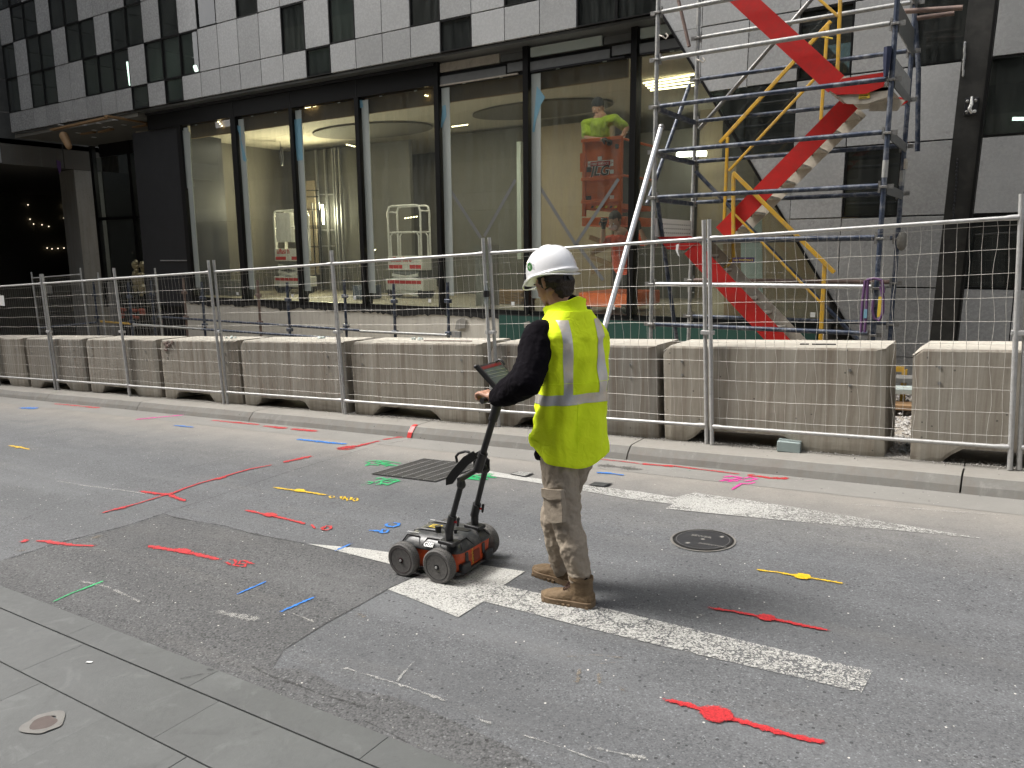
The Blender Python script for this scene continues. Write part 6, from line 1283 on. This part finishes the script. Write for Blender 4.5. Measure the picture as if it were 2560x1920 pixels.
# ------------------------------------------------------------------ inside the shop: lifts and workers
def white_lift(px, py0, py1, Y, wpx, label, txt, D_=.3):
    a, b_ = WY(px, py0, Y), WY(px+wpx, py0, Y); x0, x1 = a.x, b_.x; W_ = x1-x0; zt = a.z; zb = WY(px, py1, Y).z
    l = empty('scissor_lift', ((x0+x1)/2, Y, .80), label, 'scissor lift')
    for y in (Y, Y+D_):
        MB().path([(x0,y,zb),(x0,y,zt-.12),(x0+.04,y,zt-.02),(x0+.12,y,zt),(x1-.12,y,zt),(x1-.04,y,zt-.02),(x1,y,zt-.12),(x1,y,zb)], .022, 8).build('guard_rail', M_WHITEP, l, True)
        MB().path([(x0+.06,y,zb),(x0+.06,y,zb+.42),(x0+.12,y,zb+.5),(x1-.12,y,zb+.5),(x1-.06,y,zb+.42),(x1-.06,y,zb)], .018, 8).build('mid_rail', M_WHITEP, l, True)
    for x in (x0, x1): MB().tube((x,Y,zt-.12),(x,Y+D_,zt-.12), .02).build('side_rail', M_WHITEP, l); MB().tube((x,Y,zb+.5),(x,Y+D_,zb+.5), .018).build('side_rail', M_WHITEP, l)
    MB().box((x0-.03,Y-.02,zb-.30),(x1+.03,Y+D_,zb)).build('platform', M_WHITEP, l, bevel=.01)
    text('lettering', txt, .17 if len(txt) < 9 else .155, frame((x0+.06,Y-.026,zb-.12), (1,0,0), (0,0,1)), M_TXTR, l, .001, .003)
    for xa, xb in ((x0, x0+W_*.42),(x1-W_*.35, x1)): MB().box((xa,Y-.024,zb-.27),(xb,Y-.0205,zb-.19)).build('red_stripe', M_TXTR, l)
    MB().box((x0+.08,Y,.80+.32),(x1-.08,Y+D_,zb-.33)).build('scissor_stack', M_MIDM, l)
    for k in range(3): z_ = zb-.40-.16*k; MB().bar((x0+.1,Y-.03,z_),(x1-.1,Y-.03,z_-.10), .04, .06).build('scissor_arm', M_WHITEP, l); MB().bar((x0+.1,Y-.015,z_-.10),(x1-.1,Y-.015,z_), .04, .06).build('scissor_arm', M_WHITEP, l)
    MB().box((x0-.08,Y-.06,.95),(x1+.08,Y+D_+.1,1.20)).build('chassis', M_WHITEP, l, bevel=.02); MB().box((x0-.02,Y-.064,1.10),(x1+.02,Y-.061,1.17)).build('red_stripe', M_TXTR, l)
    for x in (x0+.02,x1-.02):
        for y in (Y+.05,Y+D_-.05): MB().tube((x-.05,y,.92),(x+.05,y,.92), .12, n=18).build('wheel', M_BLACKP, l, True)
    return l, x0, x1, zt, zb
l, x0, x1, zt, zb = white_lift(684, 528, 622, 12.9, 62, 'first white scissor lift inside the shop, with a control box on its rail', 'alfasi h'); MB().box((x0+.12,12.85,zt-.75),(x0+.62,12.98,zt-.05)).build('control_box', M_WHITEP, l, bevel=.01)
white_lift(969, 516, 640, 12.7, 81, 'second white scissor lift inside the shop with arched rails, standing between two mullions', 'alfasi hire')
# orange lift with a gate
YO = 10.95; g = lambda x, y, Y=YO: WY(1440+x/2.765, 100+y/2.765, Y)
ol = empty('orange_scissor_lift', (g(180,1650).x, YO, .80), 'orange scissor lift raised behind the glass with a worker on it', 'scissor lift')
a, b_ = g(62,700), g(300,1165); zc1, zc0 = a.z, b_.z
MB().box((a.x,YO,zc0),(b_.x,YO+.03,zc1)).build('gate_panel', M_ORANGE, ol, bevel=.006); MB().box((a.x,YO+.03,zc0),(b_.x,YO+1.2,zc0+.08)).build('platform', M_ORANGE, ol)
for x in (a.x-.01, b_.x+.01): MB().box((x-.025,YO-.02,zc0-.10),(x+.025,YO+.04,zc1+.0)).build('gate_post', M_ORANGE, ol, bevel=.005)
for y_ in (700,965,1120): p = g(40,y_); q = g(325,y_); MB().box((p.x,YO-.03,p.z-.025),(q.x,YO+.0,p.z+.025)).build('gate_rail', M_ORANGE, ol, bevel=.005)
for y_ in (830,): p = g(30,y_); MB().box((p.x,YO-.01,p.z-.18),(a.x,YO+.02,p.z+.1)).build('gate_hinge', M_ORANGE, ol)
for x in (a.x,b_.x):
    for zq in (zc1, zc0+.5): MB().tube((x,YO,zq),(x,YO+1.2,zq), .018).build('side_rail', M_ORANGE, ol)
p = g(82,840); q = g(258,870); MB().box((p.x,YO-.004,q.z),(q.x,YO-.001,p.z)).build('sign_plate', M_LABELW, ol); MB().box((p.x+.05,YO-.0055,q.z+.012),(q.x-.05,YO-.0045,p.z-.012)).build('sign_band', M_TXTR, ol)
text('lettering', 'FIRE SERVICE', .052, frame((p.x+.065,YO-.0062,(p.z+q.z)/2-.018), (1,0,0), (0,0,1)), M_LABELW, ol); text('lettering', '<', .07, frame((p.x+.008,YO-.0062,(p.z+q.z)/2-.022), (1,0,0), (0,0,1)), M_TXTR, ol); text('lettering', '>', .07, frame((q.x-.045,YO-.0062,(p.z+q.z)/2-.022), (1,0,0), (0,0,1)), M_TXTR, ol)
p = g(100,940); text('lettering', 'JLG', .21, frame((p.x+.004,YO-.0045,p.z+.004), (1,0,0), (0,0,1)), M_LABELW, ol, .0005, .010, .25); text('lettering', 'JLG', .21, frame((p.x,YO-.0065,p.z), (1,0,0), (0,0,1)), M_TXTK, ol, .0005, .002, .25)
for x, y, m_, s_ in ((165,822,M_LABELW,.035),(90,895,M_TXTK,.04),(248,910,M_LABELW,.03),(88,1098,M_TXTK,.045),(248,1090,M_LABELW,.035)): c = g(x, y); MB().box((c.x-s_,YO-.004,c.z-s_),(c.x+s_,YO-.001,c.z+s_)).build('label', m_, ol)
for i in range(6): c = g(110+32*i,1163); MB().prism([c+Vector(q) for q in ((0,-.045,0),(.04,-.045,0),(.06,-.045,.035),(.02,-.045,.035))], (0,.003,0)).build('hazard_stripe', M_LABELY if i % 2 else M_TXTK, ol)
c = g(50,1230); q = g(350,1280); MB().box((c.x,YO-.05,q.z),(q.x,YO+1.1,c.z)).build('deck_edge', M_ORANGE, ol, bevel=.01)
for k in range(2):
    z_ = zc0-.42-.30*k; MB().bar((a.x+.02,YO+.15,z_),(b_.x+.15,YO+.15,z_-.25), .04, .07).build('scissor_arm', M_BULK, ol); MB().bar((a.x+.02,YO+.22,z_-.25),(b_.x+.15,YO+.22,z_), .04, .07).build('scissor_arm', M_BULK, ol)
MB().box((a.x-.1,YO+.0,.9),(b_.x+.2,YO+1.2,1.12)).build('chassis', M_ORANGE, ol, bevel=.02)
for x in (a.x,b_.x+.1): MB().tube((x-.04,YO+.1,.9),(x+.04,YO+.1,.9), .11, n=18).build('wheel', M_BLACKP, ol, True)
# worker on the lift
def worker(hc_, fdir, shirt, shl, ell, wrl, shr, elr, wrr, pelv, label, mask=False, beard=False, beanie=None, glove=True):
    pz = Vector((pelv.x, pelv.y, pelv.z)); wk = empty('person', pz, label, 'person'); b = MB(); f_, s_, u_, p_ = head(b, hc_, fdir, 1.12)
    nk = (shl+shr)/2+Vector((0,0,.06)); b.caps(hc_+Vector((0,0,-.06)), nk, .06, .065); b.caps(nk, pz, .11, .13)
    for A, E_, W_ in ((shl,ell,wrl),(shr,elr,wrr)): b.caps(A, E_, .05, .042); b.caps(E_, W_, .042, .030); hand(b, W_, (W_-E_), (0,0,-1), .8, 1.1)
    b.caps(shl, shr, .06, .06); settle(b, 'body', M_SKIN, wk, .008, 1)
    b = MB(); b.caps(shl, shr, .085, .085); b.caps(nk+Vector((0,0,-.12)), pz, .155, .145); b.caps(shl, shl.lerp(ell,.75), .078, .074); b.caps(shr, shr.lerp(elr,.75), .078, .074); settle(b, 'shirt', shirt, wk, .010, 1, .03, .08)
    b = MB(); M3_ = Matrix((f_, s_, u_)).transposed(); b.ball(p_(-.018,0,.035), .112, 16, 12, (1,.82,1), M3_)
    if beanie: b.ball(p_(-.005,0,.06), .116, 16, 12, (1,.86,.95), M3_)
    o = settle(b, 'beanie' if beanie else 'hair', beanie or M_HAIR, wk, .008, 0)
    bm = bmesh.new(); bm.from_mesh(o.data); o0 = org(wk); bmesh.ops.delete(bm, geom=[v_ for v_ in bm.verts if (v_.co+o0-hc_).dot(f_) > .03 and (v_.co+o0-hc_).dot(u_) < (.045 if beanie else .06)], context='VERTS'); bm.to_mesh(o.data); bm.free()
    for q in (1,-1): MB().ball(p_(.090,.033*q,.004), .010, 8, 6).build('eye', M_LABELW, wk, True); MB().ball(p_(.098,.033*q,.004), .005, 8, 6).build('pupil', M_TXTK, wk, True)
    if beard: b = MB(); b.caps(p_(.065,-.03,-.07), p_(.065,.03,-.07), .034, .034); b.caps(p_(.07,0,-.09), p_(.075,0,-.15), .042, .03); settle(b, 'beard', M_HAIR, wk, .008, 0, .02, .02)
    if mask: b = MB(); b.caps(p_(.082,-.028,-.052), p_(.082,.028,-.052), .044, .044); settle(b, 'face_mask', simple('mask_pink', (.60,.42,.40), .8), wk, .008, 1)
    if glove:
        for E_, W_ in ((ell,wrl),(elr,wrr)): b = MB(); hand(b, W_, (W_-E_), (0,0,-1), .8, 1.35); settle(b, 'glove', M_BLACKP, wk, .006, 1)
    return wk
Y1 = YO+.28; q = lambda x, y, Y=Y1: WY(1440+x/2.765, 100+y/2.765, Y)
worker(q(152,475), (.30,-.9,-.25), M_HVY2, q(68,585), q(70,680,YO+.12), q(190,690,YO-.02), q(268,550), q(350,610,Y1+.05), q(310,690,YO+.1), q(160,800), 'bearded worker in yellow polo and dark beanie leaning on the orange lift', beard=True, beanie=simple('beanie_dark', (.02,.022,.025), .9))
worker(q(270,1250,10.75), (-.15,-.85,-.5), M_HVO, q(225,1390,10.75), q(185,1400,10.6), q(190,1300,10.55), q(400,1350,10.8), q(480,1400,10.7), q(440,1300,10.55), q(320,1560,10.8), 'worker in orange shirt and pink face mask crouching below the orange lift', mask=True)
# odds and ends leaning inside the shop
for i, (x, m_, lab) in enumerate(((1800,M_CREAM,'cream board leaning behind the stair, nearest the tower'),(1840,M_BULK,'brown board leaning behind the stair'),(1885,M_PALEJ,'pale board leaning behind the stair foot'))):
    p = WY(x, 700, 11.0); tag(MB().bar((p.x,11.0,.80),(p.x-.15,11.25,2.2), .30, .02, (0,-1,.2)).build('leaning_board', m_), lab, 'board')
p = WY(1225,612,11.2); tag(MB().box((p.x-.25,11.1,.82),(p.x+.05,11.4,p.z)).build('floor_box', M_IGREY), 'grey box standing on the shop floor behind the man', 'box')
